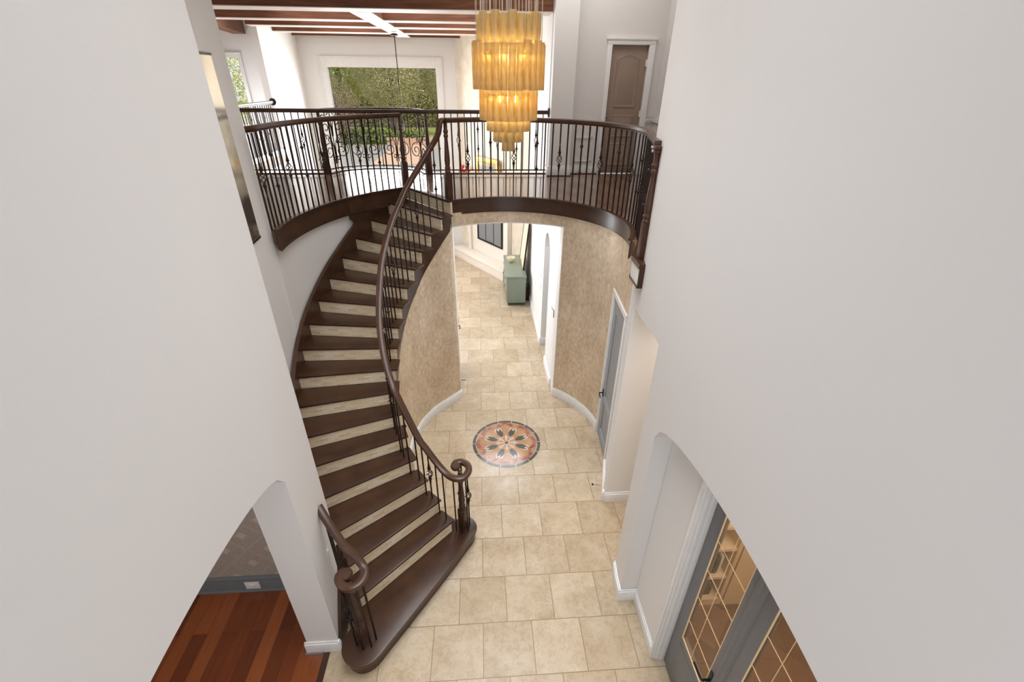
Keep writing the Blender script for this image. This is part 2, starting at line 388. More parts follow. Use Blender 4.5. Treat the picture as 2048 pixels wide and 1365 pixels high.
# left wall with arched opening to the dining room; it runs on as the wall of the stairwell
def arch_wall(name, xi, xo, y0, y1, yc, hs, zs, a, ztop, mat, n=28):
    m_ = MB(); ys = [yc-hs+2*hs*i/n for i in range(n+1)]
    zz = [zs+a*math.sqrt(max(0, 1-((y-yc)/hs)**2)) for y in ys]
    m_.strip([(xi, y) for y in ys], [(xo, y) for y in ys], zz, ztop)
    m_.box(min(xi,xo), max(xi,xo), y0, yc-hs, 0, ztop)
    if y1 > yc+hs+.01: m_.box(min(xi,xo), max(xi,xo), yc+hs, y1, 0, ztop)
    return struct(m_.build(name, mat))
arch_wall('wall_left', -2.80, -3.40, -8, .68, -1.6, 2.28, 4.62, .6, CZ, M['wall'])
pierL = [(-2.80,.68),(-2.83,1.0),(-2.88,1.5),(-2.95,1.97),(-3.12,2.06),(-3.40,2.25)]
stairw = [(-3.40,2.25)]+catmull([(-3.36,2.05),(-3.72,2.66),(-4.06,3.25),(-4.28,3.85),(-4.44,4.56),(-4.55,5.28),(-4.58,5.95),(-4.56,6.12)],4)[2:]
P_ = [(-2.80,.68),(-2.81,.85),(-2.84,1.15),(-2.88,1.5),(-2.95,1.97)]+stairw
Q_ = [(-3.40,.68),(-3.40,.85),(-3.40,1.15),(-3.40,1.5),(-3.42,1.97)]+[(x-.45, y) for x, y in stairw]
struct(MB().strip(P_, Q_, 0, CZ).build('wall_stair', M['wall']))
lower = catmull([(-4.56,6.12),(-4.57,6.70),(-4.45,7.36),(-4.27,8.04),(-4.01,8.69),(-3.71,9.32),(-3.31,9.93),(-2.85,10.53),(-2.4,11.0)],4)
struct(MB().strip(lower, offset(lower, -.5), 0, 6.8).build('wall_understair_landing', M['wall']))
# stairwell soffit wall closing beneath the left balcony
# right wall: slight bend, arched opening to the library doors, taller opening to the side hall
RW = catmull([(2.93,-4.2),(2.93,-1.4),(2.95,1.33),(3.01,2.0),(3.09,3.1),(3.25,3.97)],10)
def rx(y):
    for a, b in zip(RW, RW[1:]):
        if a[1] <= y <= b[1]: return a[0]+(b[0]-a[0])*(y-a[1])/(b[1]-a[1]+1e-9)
    return 2.93 if y < 0 else 3.25
ys = [-8+i*(-4.18+8)/4 for i in range(5)]
m_ = MB()
def rstrip(y0, y1, z0, z1, n=12):
    yy = [y0+(y1-y0)*i/n for i in range(n+1)]
    zz = [z0(y) for y in yy] if callable(z0) else z0
    m_.strip([(rx(y), y) for y in yy], [(rx(y)+.36, y) for y in yy], zz, z1)
yc, hs = -1.42, 2.76
ra = lambda y: 4.62+.78*math.sqrt(max(0, 1-((y-yc)/hs)**2))
rstrip(-8, yc-hs, 0, CZ, 2); rstrip(yc-hs, yc+hs, ra, CZ, 40); rstrip(yc+hs, 2.0, 0, CZ, 6); rstrip(2.0, 3.97, lambda y: 6.03-.27*((y-2)/1.97)**1.5, CZ, 14)
struct(m_.build('wall_right', M['wall']))
# drum wall right of the hall opening, with the closet door wall, above-door band, end return
arcR = arc(O, 2.945, math.atan2(2.36,1.77), math.atan2(.44,2.92), 24)
DR = [(3.70,6.82),(3.57,5.18)]                     # closet door between these plan points
endR = (3.25,3.97)
out = lambda P, d=.4: offset(P, -d)
struct(MB().strip(arcR, out(arcR,.35), 0, 6.45).build('wall_drum_right', M['wallpaper']))
dw = [DR[0], DR[1]]; dw2 = [(4.07,6.78),(3.92,5.17)]
struct(MB().strip([arcR[-1]]+dw, [out(arcR,.35)[-1]]+dw2, 4.78, 6.45).build('wall_drum_above_closet', M['wallpaper']))
struct(MB().strip([DR[1], (3.265,4.06)], [(3.92,5.17),(3.95,4.06)], 0, 6.45).build('wall_drum_end', M['wallup']))
struct(MB().box(3.24, 5.6, 3.97, 4.12, 0, 6.6).build('wall_side_hall_far', M['wallup']))
struct(MB().obox(3.275, 4.06, math.atan2(1.2,.32), .2, .035, 0, 6.2).build('trim_wall_end', M['trim']))
struct(MB().prism([(3.25,3.97),(3.45,3.97),(3.45,4.5),(3.34,4.5)], 6.2, CZ).build('wall_right_end', M['wall']))
# drum wall left of the hall opening: it follows the outer stringer of the stair
rc = catmull(Rp, 4)
wl = [(-.715,8.84)]+rc[1:]
wo = offset(wl, .03)
SB = lambda i: nos(1+i/4)-.74-.18
struct(MB().strip(offset(wl, -.02), offset(wl, .22), 0, [6.4]+[max(.05, min(6.42, SB(i)+.18)) for i in range(1, len(wl))]).build('wall_drum_left', M['wallpaper']))
arcT = arc(O, 2.945, math.atan2(2.36,1.77), math.radians(121.4), 20)
for i in range(len(arcT)):                          # blend to the left jamb
    t = i/(len(arcT)-1); arcT[i] = (arcT[i][0]+t*(-.715-(O[0]+2.945*math.cos(math.radians(121.4)))), arcT[i][1]+t*(8.84-(O[1]+2.945*math.sin(math.radians(121.4)))))
struct(MB().strip(arcT, out(arcT,-.35), 6.07, 6.45).build('wall_drum_over_opening', M['wallpaper']))
struct(MB().strip([(x, y) for x, y in arcT], out(arcT,-.35), 6.04, 6.07).build('trim_opening_head', M['trim']))
struct(MB().prism([(-.735,8.84),(-.70,8.83),(-.70,9.3),(-1.0,9.3),(-1.0,9.0)], 0, 6.07).build('trim_opening_left', M['trim']))
struct(MB().prism([(2.555,8.75),(2.535,8.75),(2.535,9.3),(2.6,9.3),(2.9,9.1)], 0, 6.07).build('trim_opening_right', M['trim']))
# ground floor hall beyond
m_ = MB(); n = 20; yc2, hs2 = 11.64, .72
m_.box(2.53, 2.88, 9.1, yc2-hs2, 0, 6.4); m_.box(2.53, 2.88, yc2+hs2, 20.2, 0, 6.4)
yy = [yc2-hs2+2*hs2*i/n for i in range(n+1)]
m_.strip([(2.53,y) for y in yy], [(2.88,y) for y in yy], [4.3+.72*math.sqrt(max(0,1-((y-yc2)/hs2)**2)) for y in yy], 6.4)
struct(m_.build('wall_hall_right', M['wallup']))
struct(MB().box(2.53, 2.9, 13.0, 20.2, 6.4, 12.2).build('wall_living_right', M['wallup']))
struct(MB().box(4.4, 4.6, 4.12, 13, 0, 6.5).build('wall_hall_closet', M['wallup']))
struct(MB().box(-.97, -.88, 9.3, 9.7, 0, 6.4).build('wall_hall_left_stub', M['wallup']))
# living room shell
struct(MB().box(-9.5, -8.15, 24.5, 24.8, 0, 12.3).build('wall_living_far_left', M['wallup']))
m_ = MB().box(-8.15, -1.85, 24.5, 24.8, 10.72, 12.3); m_.box(-8.15, -1.85, 24.5, 24.8, 0, 4.6); m_.box(-1.85, 3, 24.5, 24.8, 0, 12.3)
struct(m_.build('wall_living_far', M['wallup']))
struct(MB().box(-9.5, -9.2, 19.75, 24.5, 0, 12.3).build('wall_living_left', M['wallup']))
m_ = MB().box(-13.2, -12.75, 21.9, 22.2, 0, 12.3); m_.box(-11.1, -9.5, 21.9, 22.2, 0, 12.3); m_.box(-12.75,-11.1,21.9,22.2,10.72,12.3); m_.box(-12.75,-11.1,21.9,22.2,0,7.6)
struct(m_.build('wall_gallery_far', M['wallup']))
A_, B_ = Vector((-1.06,24.5)), Vector((2.53,18.97)); 
struct(MB().prism([(-1.06,24.5),(1.42,20.67),(2.53,18.97),(2.53,24.5)], 0, 12.2).build('wall_chimney', M['stone']))
struct(MB().prism([(-14,13),(-9.2,13),(-9.2,19.75),(-9.2,25),(3,25),(3,13),(3,12.9),(-14,12.9)][:0] or [(-14,12.75),(3,12.75),(3,25),(-14,25)], 12.2, 12.5).build('ceiling_living', M['ceil']))
struct(MB().box(-14, 9, -8.2, 12.75, CZ, CZ+.3).build('ceiling', M['ceil']))
struct(MB().box(-14, 2.55, 12.75, 12.9, 12.2, CZ).build('wall_gallery_header', M['wallup']))
# upper gallery walls
struct(MB().box(2.56, 3.3, 12.58, 13.6, H, CZ).build('wall_gallery_pillar', M['wallup']))
m_ = MB().box(3.3, 4.50, 13.0, 13.3, H, CZ); m_.box(5.745, 6.25, 13.0, 13.3, H, CZ); m_.box(4.50, 5.745, 13.0, 13.3, 10.82, CZ)
struct(m_.build('wall_gallery_back', M['wall']))
struct(MB().box(6.25, 6.5, 3.5, 13.3, H, CZ).build('wall_gallery_right', M['wall']))
struct(MB().box(3.35, 6.4, 4.0, 4.3, 6.6, CZ).build('wall_gallery_front', M['wall']))
struct(MB().box(-14, -5.05, 5.8, 6.1, H, CZ).build('wall_gallery_left_front', M['wall']))
struct(MB().box(-14, -13.7, 6, 22, 0, CZ).build('wall_gallery_left', M['wallup']))
# entrance wall behind the camera, with a tall window opening
m_ = MB().box(-3.4, -2.55, -8.2, -8, 0, CZ); m_.box(2.55, 3.4, -8.2, -8, 0, CZ); m_.box(-2.55, 2.55, -8.2, -8, 12, CZ); m_.box(-2.55, 2.55, -8.2, -8, 0, .8)
struct(m_.build('wall_entrance', M['wall']))
# dining room
struct(MB().box(-11, -3.88, 2.04, 2.24, 0, 6.2).build('wall_dining_far', M['trellis']))
struct(MB().box(-11.2, -11, -8, 2.24, 0, 6.2).build('wall_dining_left', M['wall']))
struct(MB().box(-11.2, -3.4, -8.2, 2.24, 6.2, 6.4).build('ceiling_dining', M['ceil']))
struct(MB().box(-11.2, -3.4, -8.2, -8, 0, 6.2).build('wall_dining_front', M['wall']))
m_ = MB().box(-11, -3.4, 1.99, 2.04, .02, .40); m_.box(-11,-3.4,1.965,2.04,.40,.46); m_.box(-11,-3.4,1.95,2.04,.0,.05)
struct(m_.build('baseboard_dining', M['bbgrey'], bevel=.008))
# library and side hall shells
NX = 3.29
m_ = MB().box(NX, 3.6, .16, 1.33, 0, 6.2); struct(m_.build('wall_niche_library', M['wallup']))
struct(MB().box(3.29, 3.66, -4.3, 1.33, 5.3, 6.2).build('wall_niche_top', M['wallup']))
struct(MB().box(3.6, 8.6, 1.75, 1.95, 0, 6.4).build('wall_library_far', M['tan']))
struct(MB().box(5.12, 8.6, 1.08, 1.75, 0, 6.4).build('wall_library_return', M['tan']))
struct(MB().box(8.6, 8.8, -6, 4.1, 0, 6.4).build('wall_library_right', M['tan']))
struct(MB().box(3.3, 8.8, -6, 4.0, 6.2, 6.4).build('ceiling_library', M['ceil']))
struct(MB().box(3.3, 8.8, -6.2, -6, 0, 6.4).build('wall_library_front', M['tan']))
# ceiling over the hall (underside of the gallery) comes with the gallery floor
BL = (.667, 6.504); RL = 5.10
RBal = 2.87
a0 = math.atan2(5.03-O[1], 3.50-O[0])
balR = arc(O, RBal, a0, math.radians(120.8), 44)
balL = arc(BL, RL, math.radians(124.2), math.radians(185.2), 40)
bulge = [(-1.85,13.05)]+[(-3.475+1.625*math.cos(PI*t/16), 13.05+1.12*math.sin(PI*t/16)) for t in range(1,16)]+[(-5.1,13.05)]
upoly = offset(balR,.03)+[(-.70,8.88),(-2.30,11.02)]+[q for q in offset(balL,.03) if q[1]>6.16]+[(-4.50,6.14),(-5.05,6.14),(-13.7,6.14),(-13.7,21.88),(-9.52,21.88),(-9.52,19.74),(-9.25,19.74),(-9.25,13.03)]+bulge[::-1]+[(2.58,13.03),(2.58,13.2),(6.3,13.2),(6.3,4.32),(3.34,4.32)]
struct(MB().prism(upoly, 6.5, H).build('floor_gallery', M['upfloor']))
def band(P, z0, z1, t, name, mat, bev=.0):
    return struct(MB().strip(P, offset(P, t), z0, z1).build(name, mat, bevel=bev))
# fascias and nosings
rp = balR[:]
band(offset(rp, 0), 6.42, H-.03, .05, 'trim_fascia_right', M['walnut'])
band(offset(rp, -.05), H-.03, H+.01, .12, 'trim_nosing_right', M['walnut'])
band(offset(rp, -.0), 6.39, 6.43, .03, 'trim_fascia_right_bead', M['walnut'])
lp = balL[:]
band(lp, 6.36, H-.03, .05, 'trim_fascia_left', M['walnut'])
band(offset(lp, -.05), H-.03, H+.01, .12, 'trim_nosing_left', M['walnut'])
band(offset(lp, -.03), 6.33, 6.37, .04, 'trim_fascia_left_bead', M['walnut'])
fr = [(2.56,13.05)]+bulge+[(-9.2,13.05)]
band(fr, 6.45, H, -.05, 'trim_gallery_edge', M['trim'])
band(offset(fr, .03), H-.005, H+.03, -.1, 'trim_gallery_nosing', M['walnut'])
struct(MB().box(-9.24,-9.16,13.1,19.74,6.62,6.83).build('trim_gallery_left_edge', M['trim'])); struct(MB().box(-9.6,-9.18,13.1,19.74,6.2,6.62).build('trim_gallery_left_beam', M['taupe']))
# return block of the right balcony against the wall end
struct(MB().prism([(3.50,5.03),(3.56,5.03),(3.40,4.10),(3.30,3.9),(3.18,3.52),(3.04,3.52),(3.06,4.08)], H-.07, H+.02).build('trim_balcony_return_cap', M['walnut']))
struct(MB().prism([(3.50,5.03),(3.56,5.03),(3.40,4.10),(3.30,3.9),(3.17,3.55),(3.07,3.55),(3.09,4.08)], 6.40, H-.07).build('trim_balcony_return', M['trim']))
struct(MB().prism([(3.50,5.03),(3.56,5.03),(3.40,4.10),(3.30,3.9),(3.17,3.53),(3.05,3.53),(3.07,4.08)], 6.37, 6.41).build('trim_balcony_return_bead', M['walnut']))
struct(MB().box(3.06, 3.17, 3.51, 3.55, 6.37, H-.05).build('trim_balcony_return_end', M['walnut']))

# baseboards
def bb(P, name, t=-.045, z=.33, mat=None, z0=0.0):
    m_ = MB().strip(P, offset(P, t), z0, z0+z-.05); m_.strip(P, offset(P, t*.6), z0+z-.05, z0+z)
    return struct(m_.build(name, mat or M['trim'], bevel=.006))
bb(arcR, 'baseboard_drum_right', .05)
bb(offset(wl, -.02)[:58], 'baseboard_drum_left', -.05)
bb([(3.24,3.97),(5.6,3.97)], 'baseboard_side_hall', .05, .34)
bb([(3.56,5.16),(3.245,3.97)], 'baseboard_drum_end', .06, .36)
bb([(2.53,9.3),(2.53,10.92)], 'baseboard_hall_right_near', -.05); bb([(2.53,12.36),(2.53,18.97)], 'baseboard_hall_right_far', -.05)
bb([(2.53,12.36),(2.88,12.36)], 'baseboard_hall_jamb', .05)
bb([(rx(1.34),1.34),(rx(1.6),1.6),(rx(2.0),2.0)], 'baseboard_pier_right', -.05, .36)
bb([(2.90,1.335),(3.29,1.335)], 'baseboard_pier_jamb', .045, .36)
bb([(3.29,.16),(3.29,1.29)], 'baseboard_niche', -.04, .30)
bb([(-3.44,.68),(-2.80,.68)], 'baseboard_pier_left', .05, .33)
bb([(-2.80,.63),(-2.81,.9),(-2.84,1.15)], 'baseboard_stair_foot', .05, .33)
struct(MB().box(-3.46,-3.14,.6,.68,0,.03).build('trim_shoe_dining', M['bbgrey']))
bb([(2.52,12.58),(3.34,12.58)], 'baseboard_gallery_pillar', .06, .32, z0=H); bb([(3.3,13.0),(4.36,13.0)], 'baseboard_gallery_back', .04, .30, z0=H)
bb([(2.56,12.55),(2.56,13.2)], 'baseboard_gallery_pillar_side', -.05, .30, z0=H)
bb([(5.93,13.0),(6.25,13.0)], 'baseboard_gallery_corner', .04, .30, z0=H); bb([(6.25,13.0),(6.25,5)], 'baseboard_gallery_right', .04, .30, z0=H)
struct(MB().box(2.5,3.36,12.48,12.58,H,H+.03).build('trim_shoe_gallery_pillar', M['walnut'])); struct(MB().box(3.3,4.4,12.93,12.97,H,H+.03).build('trim_shoe_gallery_back', M['walnut']))
# wainscot mouldings upstairs
m_ = MB()
for x0, x1, z0, z1 in ((3.52,4.12,7.25,8.05),):
    m_.box(x0,x1,12.955,13.0,z1-.03,z1); m_.box(x0,x1,12.955,13.0,z0,z0+.03); m_.box(x0,x0+.03,12.955,13.0,z0,z1); m_.box(x1-.03,x1,12.955,13.0,z0,z1)
struct(m_.build('trim_wainscot_panel', M['trim']))
m_ = MB().box(5.93,6.25,12.93,13.0,8.55,8.66); m_.box(6.18,6.25,5,13.0,8.55,8.66); m_.box(5.93,6.25,12.9,13.0,8.62,8.66)
struct(m_.build('trim_chair_rail', M['trim']))
# ================================================================= DOORS AND WINDOWS
def panel_door_up():
    d = struct(MB().box(4.51,5.735,13.06,13.12,H+.02,10.8).build('door_1', M['taupe'], bevel=.005))
    def pan(x0,x1,z0,z1,arch=0):
        m_ = MB(); n=14; top=[(x0+(x1-x0)*i/n, z1+arch*math.sin(PI*i/n)) for i in range(n+1)]
        loop=[(x0,z0)]+top+[(x1,z0)]
        def ring(d_, y): 
            cx,cz=(x0+x1)/2,(z0+z1)/2; return [(cx+(x-cx)*(1-2*d_/(x1-x0)), y, cz+(z-cz)*(1-2*d_/(z1-z0))) for x,z in loop]
        rs=[ring(0,13.06),ring(.02,13.035),ring(.07,13.05),ring(.12,13.035)]
        N=len(loop); vs=[v for r in rs for v in r]
        fs=[(k*N+i,k*N+(i+1)%N,(k+1)*N+(i+1)%N,(k+1)*N+i) for k in range(3) for i in range(N)]+[tuple(range(3*N,4*N))]
        m_.add(vs,fs).build('door_panel', M['taupe'], d)
    pan(4.74,5.50,8.98,10.42,.12); pan(4.74,5.50,8.05,8.75); pan(4.74,5.50,7.1,7.85)
    for z in (7.2, 8.8, 10.3): MB().box(5.70,5.74,12.99,13.06,z-.1,z+.1).build('door_hinge', M['white'], d)
    k = MB().lathe([(.0,0),(.04,.0),(.04,.01),(.05,.02),(.035,.05),(0,.055)],0,0,14); k.v=[(4.60+x,13.06-z-.02,8.72+y) for x,y,z in k.v]; k.build('door_knob', M['nickel'], d)
panel_door_up()
m_ = MB()
for x0,x1 in ((4.36,4.51),(5.735,5.93)): m_.box(x0,x1,12.93,13.05,H,10.8)
m_.box(4.36,5.93,12.93,13.05,10.8,10.95); m_.box(4.32,5.97,12.90,13.0,10.93,10.99)
struct(m_.build('trim_door_casing_gallery', M['trim'], bevel=.012))
# closet door in the drum
def closet_door():
    a=Vector((3.69,6.72)); b=Vector((3.585,5.34)); u=(b-a).normalized(); n=Vector((u.y,-u.x))     # n points into the foyer?
    if (Vector(O)-a).dot(n) < 0: n=-n
    L=(b-a).length
    def bx(m_,s0,s1,d0,d1,z0,z1):
        vs=[]
        for z in (z0,z1):
            for s_,d_ in ((s0,d0),(s1,d0),(s1,d1),(s0,d1)): q=a+u*s_+n*d_; vs.append((q.x,q.y,z))
        return m_.add(vs,[(0,3,2,1),(4,5,6,7),(0,1,5,4),(1,2,6,5),(2,3,7,6),(3,0,4,7)])
    d = MB(); st=.27
    bx(d,0,st,-.08,-.02,.01,4.78); bx(d,L-st,L,-.08,-.02,.01,4.78); bx(d,st,L-st,-.08,-.02,.01,.4); bx(d,st,L-st,-.08,-.02,1.35,1.62); bx(d,st,L-st,-.08,-.02,4.36,4.78)
    d = struct(d.build('door_2', M['greylight'], bevel=.008))
    for z0,z1 in ((.4,1.35),(1.62,4.36)):
        k=6; w_=(L-2*st)/k
        for tl in range(1):
            m_=MB()
            for i in range(k): bx(m_,st+i*w_+.008,st+(i+1)*w_-.008,-.075,-.05,z0,z1)
            bx(m_,st,L-st,-.08,-.07,z0,z1)
            m_.build('beadboard_panel', M['greylight'], d)
    hd=MB(); bx(hd,.05,.13,-.02,.0,1.5,1.74); hb=hd.build('lever_plate', M['black'], d)
    hd=MB(); q=a+u*.09; p0=q-n*.02; p1=q+n*.11
    hd.tube([(p0.x,p0.y,1.62),(p1.x,p1.y,1.62),((p1+u*.05).x,(p1+u*.05).y,1.62),((p1+u*.22).x,(p1+u*.22).y,1.60)],.018,8).build('door_handle', M['black'], d)
    for z in (.6,2.6,4.2):
        hg=MB(); bx(hg,L-.02,L+.03,-.05,.01,z-.1,z+.1); hg.build('door_hinge', M['nickel'], d)
    c=MB()
    bx(c,-.13,0,-.1,.035,0,4.78); bx(c,L,L+.13,-.1,.035,0,4.78); bx(c,-.13,L+.13,-.1,.035,4.78,4.90); bx(c,-.14,L+.14,-.1,.045,4.90,4.93)
    struct(c.build('trim_door_casing_closet', M['trim'], bevel=.012))
    struct(MB().strip([tuple(a-n*.14),tuple(b-n*.14)],[tuple(a-n*.2),tuple(b-n*.2)],0,4.8).build('wall_closet_back', M['wallup']))
closet_door()
# hall door leaf standing open against the left
def hall_door():
    a=Vector((-.745,9.28)); u=Vector((-.075,1)).normalized(); n=Vector((-u.y,u.x))
    m_=MB(); L=1.75
    def bx(m_,s0,s1,d0,d1,z0,z1):
        vs=[]
        for z in (z0,z1):
            for s_,d_ in ((s0,d0),(s1,d0),(s1,d1),(s0,d1)): q=a+u*s_+n*d_; vs.append((q.x,q.y,z))
        return m_.add(vs,[(0,3,2,1),(4,5,6,7),(0,1,5,4),(1,2,6,5),(2,3,7,6),(3,0,4,7)])
    d=struct(bx(m_,0,L,0,.08,.02,4.85).build('door_3', M['greylight'], bevel=.006))
    for z in (.7,1.9,3.1,4.4): bx(MB(),-.03,.05,-.02,.0,z-.1,z+.1).build('door_hinge', M['nickel'], d)
    m_=MB(); q=a+u*(L-.15)-n*.02; m_.tube([(q.x,q.y,1.75),(q.x+.1,q.y,1.75),(q.x+.1,q.y-.2,1.74)],.02,8).build('door_handle', M['black'], d)
    m_=MB(); m_.tube([(a.x+.02,a.y+.3,.18),(a.x+.2,a.y+.3,.18)],.012,6).build('door_stop', M['black'], d)
hall_door()
# strike and hook on the right jamb
m_ = MB().box(2.515,2.53,9.36,9.44,2.78,3.05); k=tag(m_.build('flush_bolt_plate', M['black'], base=(2.52,9.4,2.78)), 'small dark metal latch plate on the white right jamb of the hall opening', 'latch plate')
MB().tube([(2.52,9.38,3.03),(2.46,9.38,3.12),(2.44,9.38,3.2)],.012,6).build('latch_arm', M['nickel'], k)

# library french doors
def french():
    X=3.5
    for nm,y0,y1,first in (('door_4',-1.15,.11,1),('door_5',-2.41,-1.15,0)):
        g0,g1=(-.94,-.15) if first else (-2.2,-1.46)
        z0,z1=1.335,4.75
        m_=MB().box(X,X+.09,y0,g0,.02,5.1); m_.box(X,X+.09,g1,y1,.02,5.1); m_.box(X,X+.09,g0,g1,.02,z0); m_.box(X,X+.09,g0,g1,z1,5.1)
        d=struct(m_.build(nm, M['grey'], bevel=.01))
        MB().box(X+.03,X+.05,g0,g1,z0,z1).build('glass_pane', M['bronzeglass'], d)
        m_=MB()
        for a,b in (((g0,z0),(g1,z0)),((g0,z1),(g1,z1)),((g0,z0),(g0,z1)),((g1,z0),(g1,z1))): m_.tube([(X+.01,a[0],a[1]),(X+.01,b[0],b[1])],.012,6)
        m_.build('glazing_bead', M['goldline'], d)
        m_=MB(); ym=(g0+g1)/2+.06; m_.tube([(X+.02,ym,z0),(X+.02,ym,z1)],.006,4)
        zz=z0+.52
        while zz<z1: m_.tube([(X+.02,g0,zz),(X+.02,g1,zz)],.006,4); zz+=.69
        m_.build('leading', M['goldline'], d)
        c0,c1=g0+.0,g1-.0
        m_=MB().box(X-.012,X,c0,c1,.3,1.15); m_.build('door_panel', M['grey'], d, bevel=.01)
    d=bpy.data.objects['door_4']
    m_=MB(); prof=[(-.09,0),(-.07,.03),(-.02,.035),(0,.055),(.02,.035),(.07,.03),(.09,0)]
    vs=[]; 
    for z in (.02,5.1):
        for a,b in prof: vs.append((X-b,-1.15+a,z))
    N=len(prof); m_.add(vs,[(i,i+1,N+i+1,N+i) for i in range(N-1)]+[tuple(range(N)),tuple(range(N,2*N))]); m_.build('astragal', M['grey'], d)
    m_=MB().box(X-.012,X,-1.03,-.97,1.45,2.0); m_.build('lever_plate', M['black'], d)
    m_=MB().tube([(X,-1.0,1.78),(X-.12,-1.0,1.78),(X-.13,-.95,1.78),(X-.13,-.74,1.76)],.02,8).build('door_handle', M['black'], d)
    # stepped casing
    m_=MB(); steps=[(3.23,3.30,.145,.20),(3.28,3.36,.13,.20),(3.34,3.42,.115,.2),(3.41,3.50,.11,.2)]
    for x0,x1,y0,y1 in steps: m_.box(x0,x1,y0,y1,0,5.2)
    struct(m_.build('trim_french_door_casing', M['trim'], bevel=.012))
    m_=MB()
    for x0,x1,z0 in ((3.23,3.30,5.16),(3.28,3.36,5.13),(3.34,3.42,5.1),(3.41,3.50,5.1)): m_.box(x0,x1,-2.6,.2,z0,5.35)
    struct(m_.build('trim_french_door_head', M['trim']))
    struct(MB().box(3.29,3.6,-4.3,-2.41,0,5.4).build('wall_niche_near', M['wallup']))
french()
# picture window
def window(n_, x0,x1,z0,z1,y, yo, fr=.16):
    m_=MB(); m_.box(x0,x0+fr,y-.06,yo,z0,z1); m_.box(x1-fr,x1,y-.06,yo,z0,z1); m_.box(x0+fr,x1-fr,y-.06,yo,z1-fr*1.6,z1); m_.box(x0+fr,x1-fr,y-.06,yo,z0,z0+fr)
    m_.box(x0-.08,x1+.08,y-.1,y,z1,z1+.05); m_.box(x0-.07,x0,y-.08,y,z0,z1); m_.box(x1,x1+.07,y-.08,y,z0,z1)
    w_=struct(m_.build('window_%d'%n_, M['trim'], bevel=.01)); MB().box(x0+fr,x1-fr,yo-.1,yo-.08,z0+fr,z1-fr).build('window_pane', M['glass'], w_); return w_
window(1,-8.15,-1.85,4.6,10.72,24.5,24.75,.28)
window(2,-12.75,-11.1,7.6,10.72,21.9,22.15,.1)
# ================================================================= CEILING BEAMS
for i,(y0,y1,zt) in enumerate(((12.95,13.85,12.2),(16.25,16.85,12.2),(18.7,19.35,12.2),(21.5,22.15,12.2),(24.0,24.45,12.2))):
    for x0,x1 in (((-10.6 if i<2 else -9.2),-3.9),(-3.25,(2.5 if y0<19 else 2.53-(y0-18.97)*.65))) if i else ((-14,2.53),):
        b=MB().box(x0,x1,y0,y1,11.62,12.2).build('trim_ceiling_beam', M['beam']); struct(b)
        MB().box(x0,x1,y0-.01,y1,11.6,11.62).build('beam_soffit', M['soffit'], b)
        if i==0: MB().box(x0,x1,y1+.02,y1+.25,11.63,12.2).build('beam_crown', M['soffit'], b)
b=struct(MB().box(-3.9,-3.25,13.9,24.4,11.62,12.2).build('trim_ceiling_cross_beam', M['beam'])); MB().box(-3.91,-3.24,13.9,24.4,11.60,11.62).build('beam_soffit', M['soffit'], b)
b=struct(MB().prism([(-9.6,16.3),(-10.1,16.3),(-11.2,22),(-10.6,22)],11.5,12.2).build('trim_ceiling_edge_beam', M['beam']))

# ================================================================= STAIRCASE
st = thing('curved_staircase', (-1.8, 4, 0), 'sweeping curved staircase of dark walnut treads with travertine mosaic risers', 'staircase')
def ext(a, b, d): l=math.dist(a,b); return (b[0]+(b[0]-a[0])/l*d, b[1]+(b[1]-a[1])/l*d)
for k in range(2, 18):                        # tread in front of riser k-... : its nosing stands over riser k
    lvl = nos(k)
    F0, F1 = Rp[k-1], Lp[k-1]; B0, B1 = Rp[k-2], Lp[k-2]
    # nosing overhang: shift the front edge away from the back edge
    dx, dy = (F0[0]-B0[0], F0[1]-B0[1]); l0=math.hypot(dx,dy); f0=(F0[0]+dx/l0*.04, F0[1]+dy/l0*.04)
    dx, dy = (F1[0]-B1[0], F1[1]-B1[1]); l1=math.hypot(dx,dy); f1=(F1[0]+dx/l1*.04, F1[1]+dy/l1*.04)
    f0o = ext(f1, f0, .085); b0o = ext(B1, B0, .085); b1 = B1; 
    poly=[f0o, f1, lerp(f1,b1,.5), b1, b0o, lerp(b0o,f0o,.5)]
    MB().prism(poly, lvl-.06, lvl).build('tread', M['walnut'], st, bevel=.022)
for k in range(1, 18):
    a, b = Rp[k-1], Lp[k-1]; m_=MB(); l=math.dist(a,b); ux,uy=(b[0]-a[0])/l,(b[1]-a[1])/l
    px_,py_=-uy,ux
    if k>1:
        bx_,by_=Rp[k-2][0]-a[0],Rp[k-2][1]-a[1]
    else: bx_,by_=.3,.4
    if px_*bx_+py_*by_<0: px_,py_=-px_,-py_
    z0, z1 = nos(k)-h, nos(k)-.055
    m_.prism([a,b,(b[0]+px_*.05,b[1]+py_*.05),(a[0]+px_*.05,a[1]+py_*.05)], z0, z1)
    off=random.random()*3
    m_.build('riser', M['riser'], st, uvf=lambda x,y,z,nrm,a=a,ux=ux,uy=uy,off=off,z0=z0: ((x-a[0])*ux+(y-a[1])*uy+off, z-z0))
# landing nosing over riser 1
a,b=(-.69,8.83),(-2.30,10.99)
MB().prism([(a[0]-.07,a[1]-.06),(b[0]-.07,b[1]-.06),(b[0]+.12,b[1]+.1),(a[0]+.12,a[1]+.1)], H-.06, H+.012).build('landing_nosing', M['walnut'], st, bevel=.02)
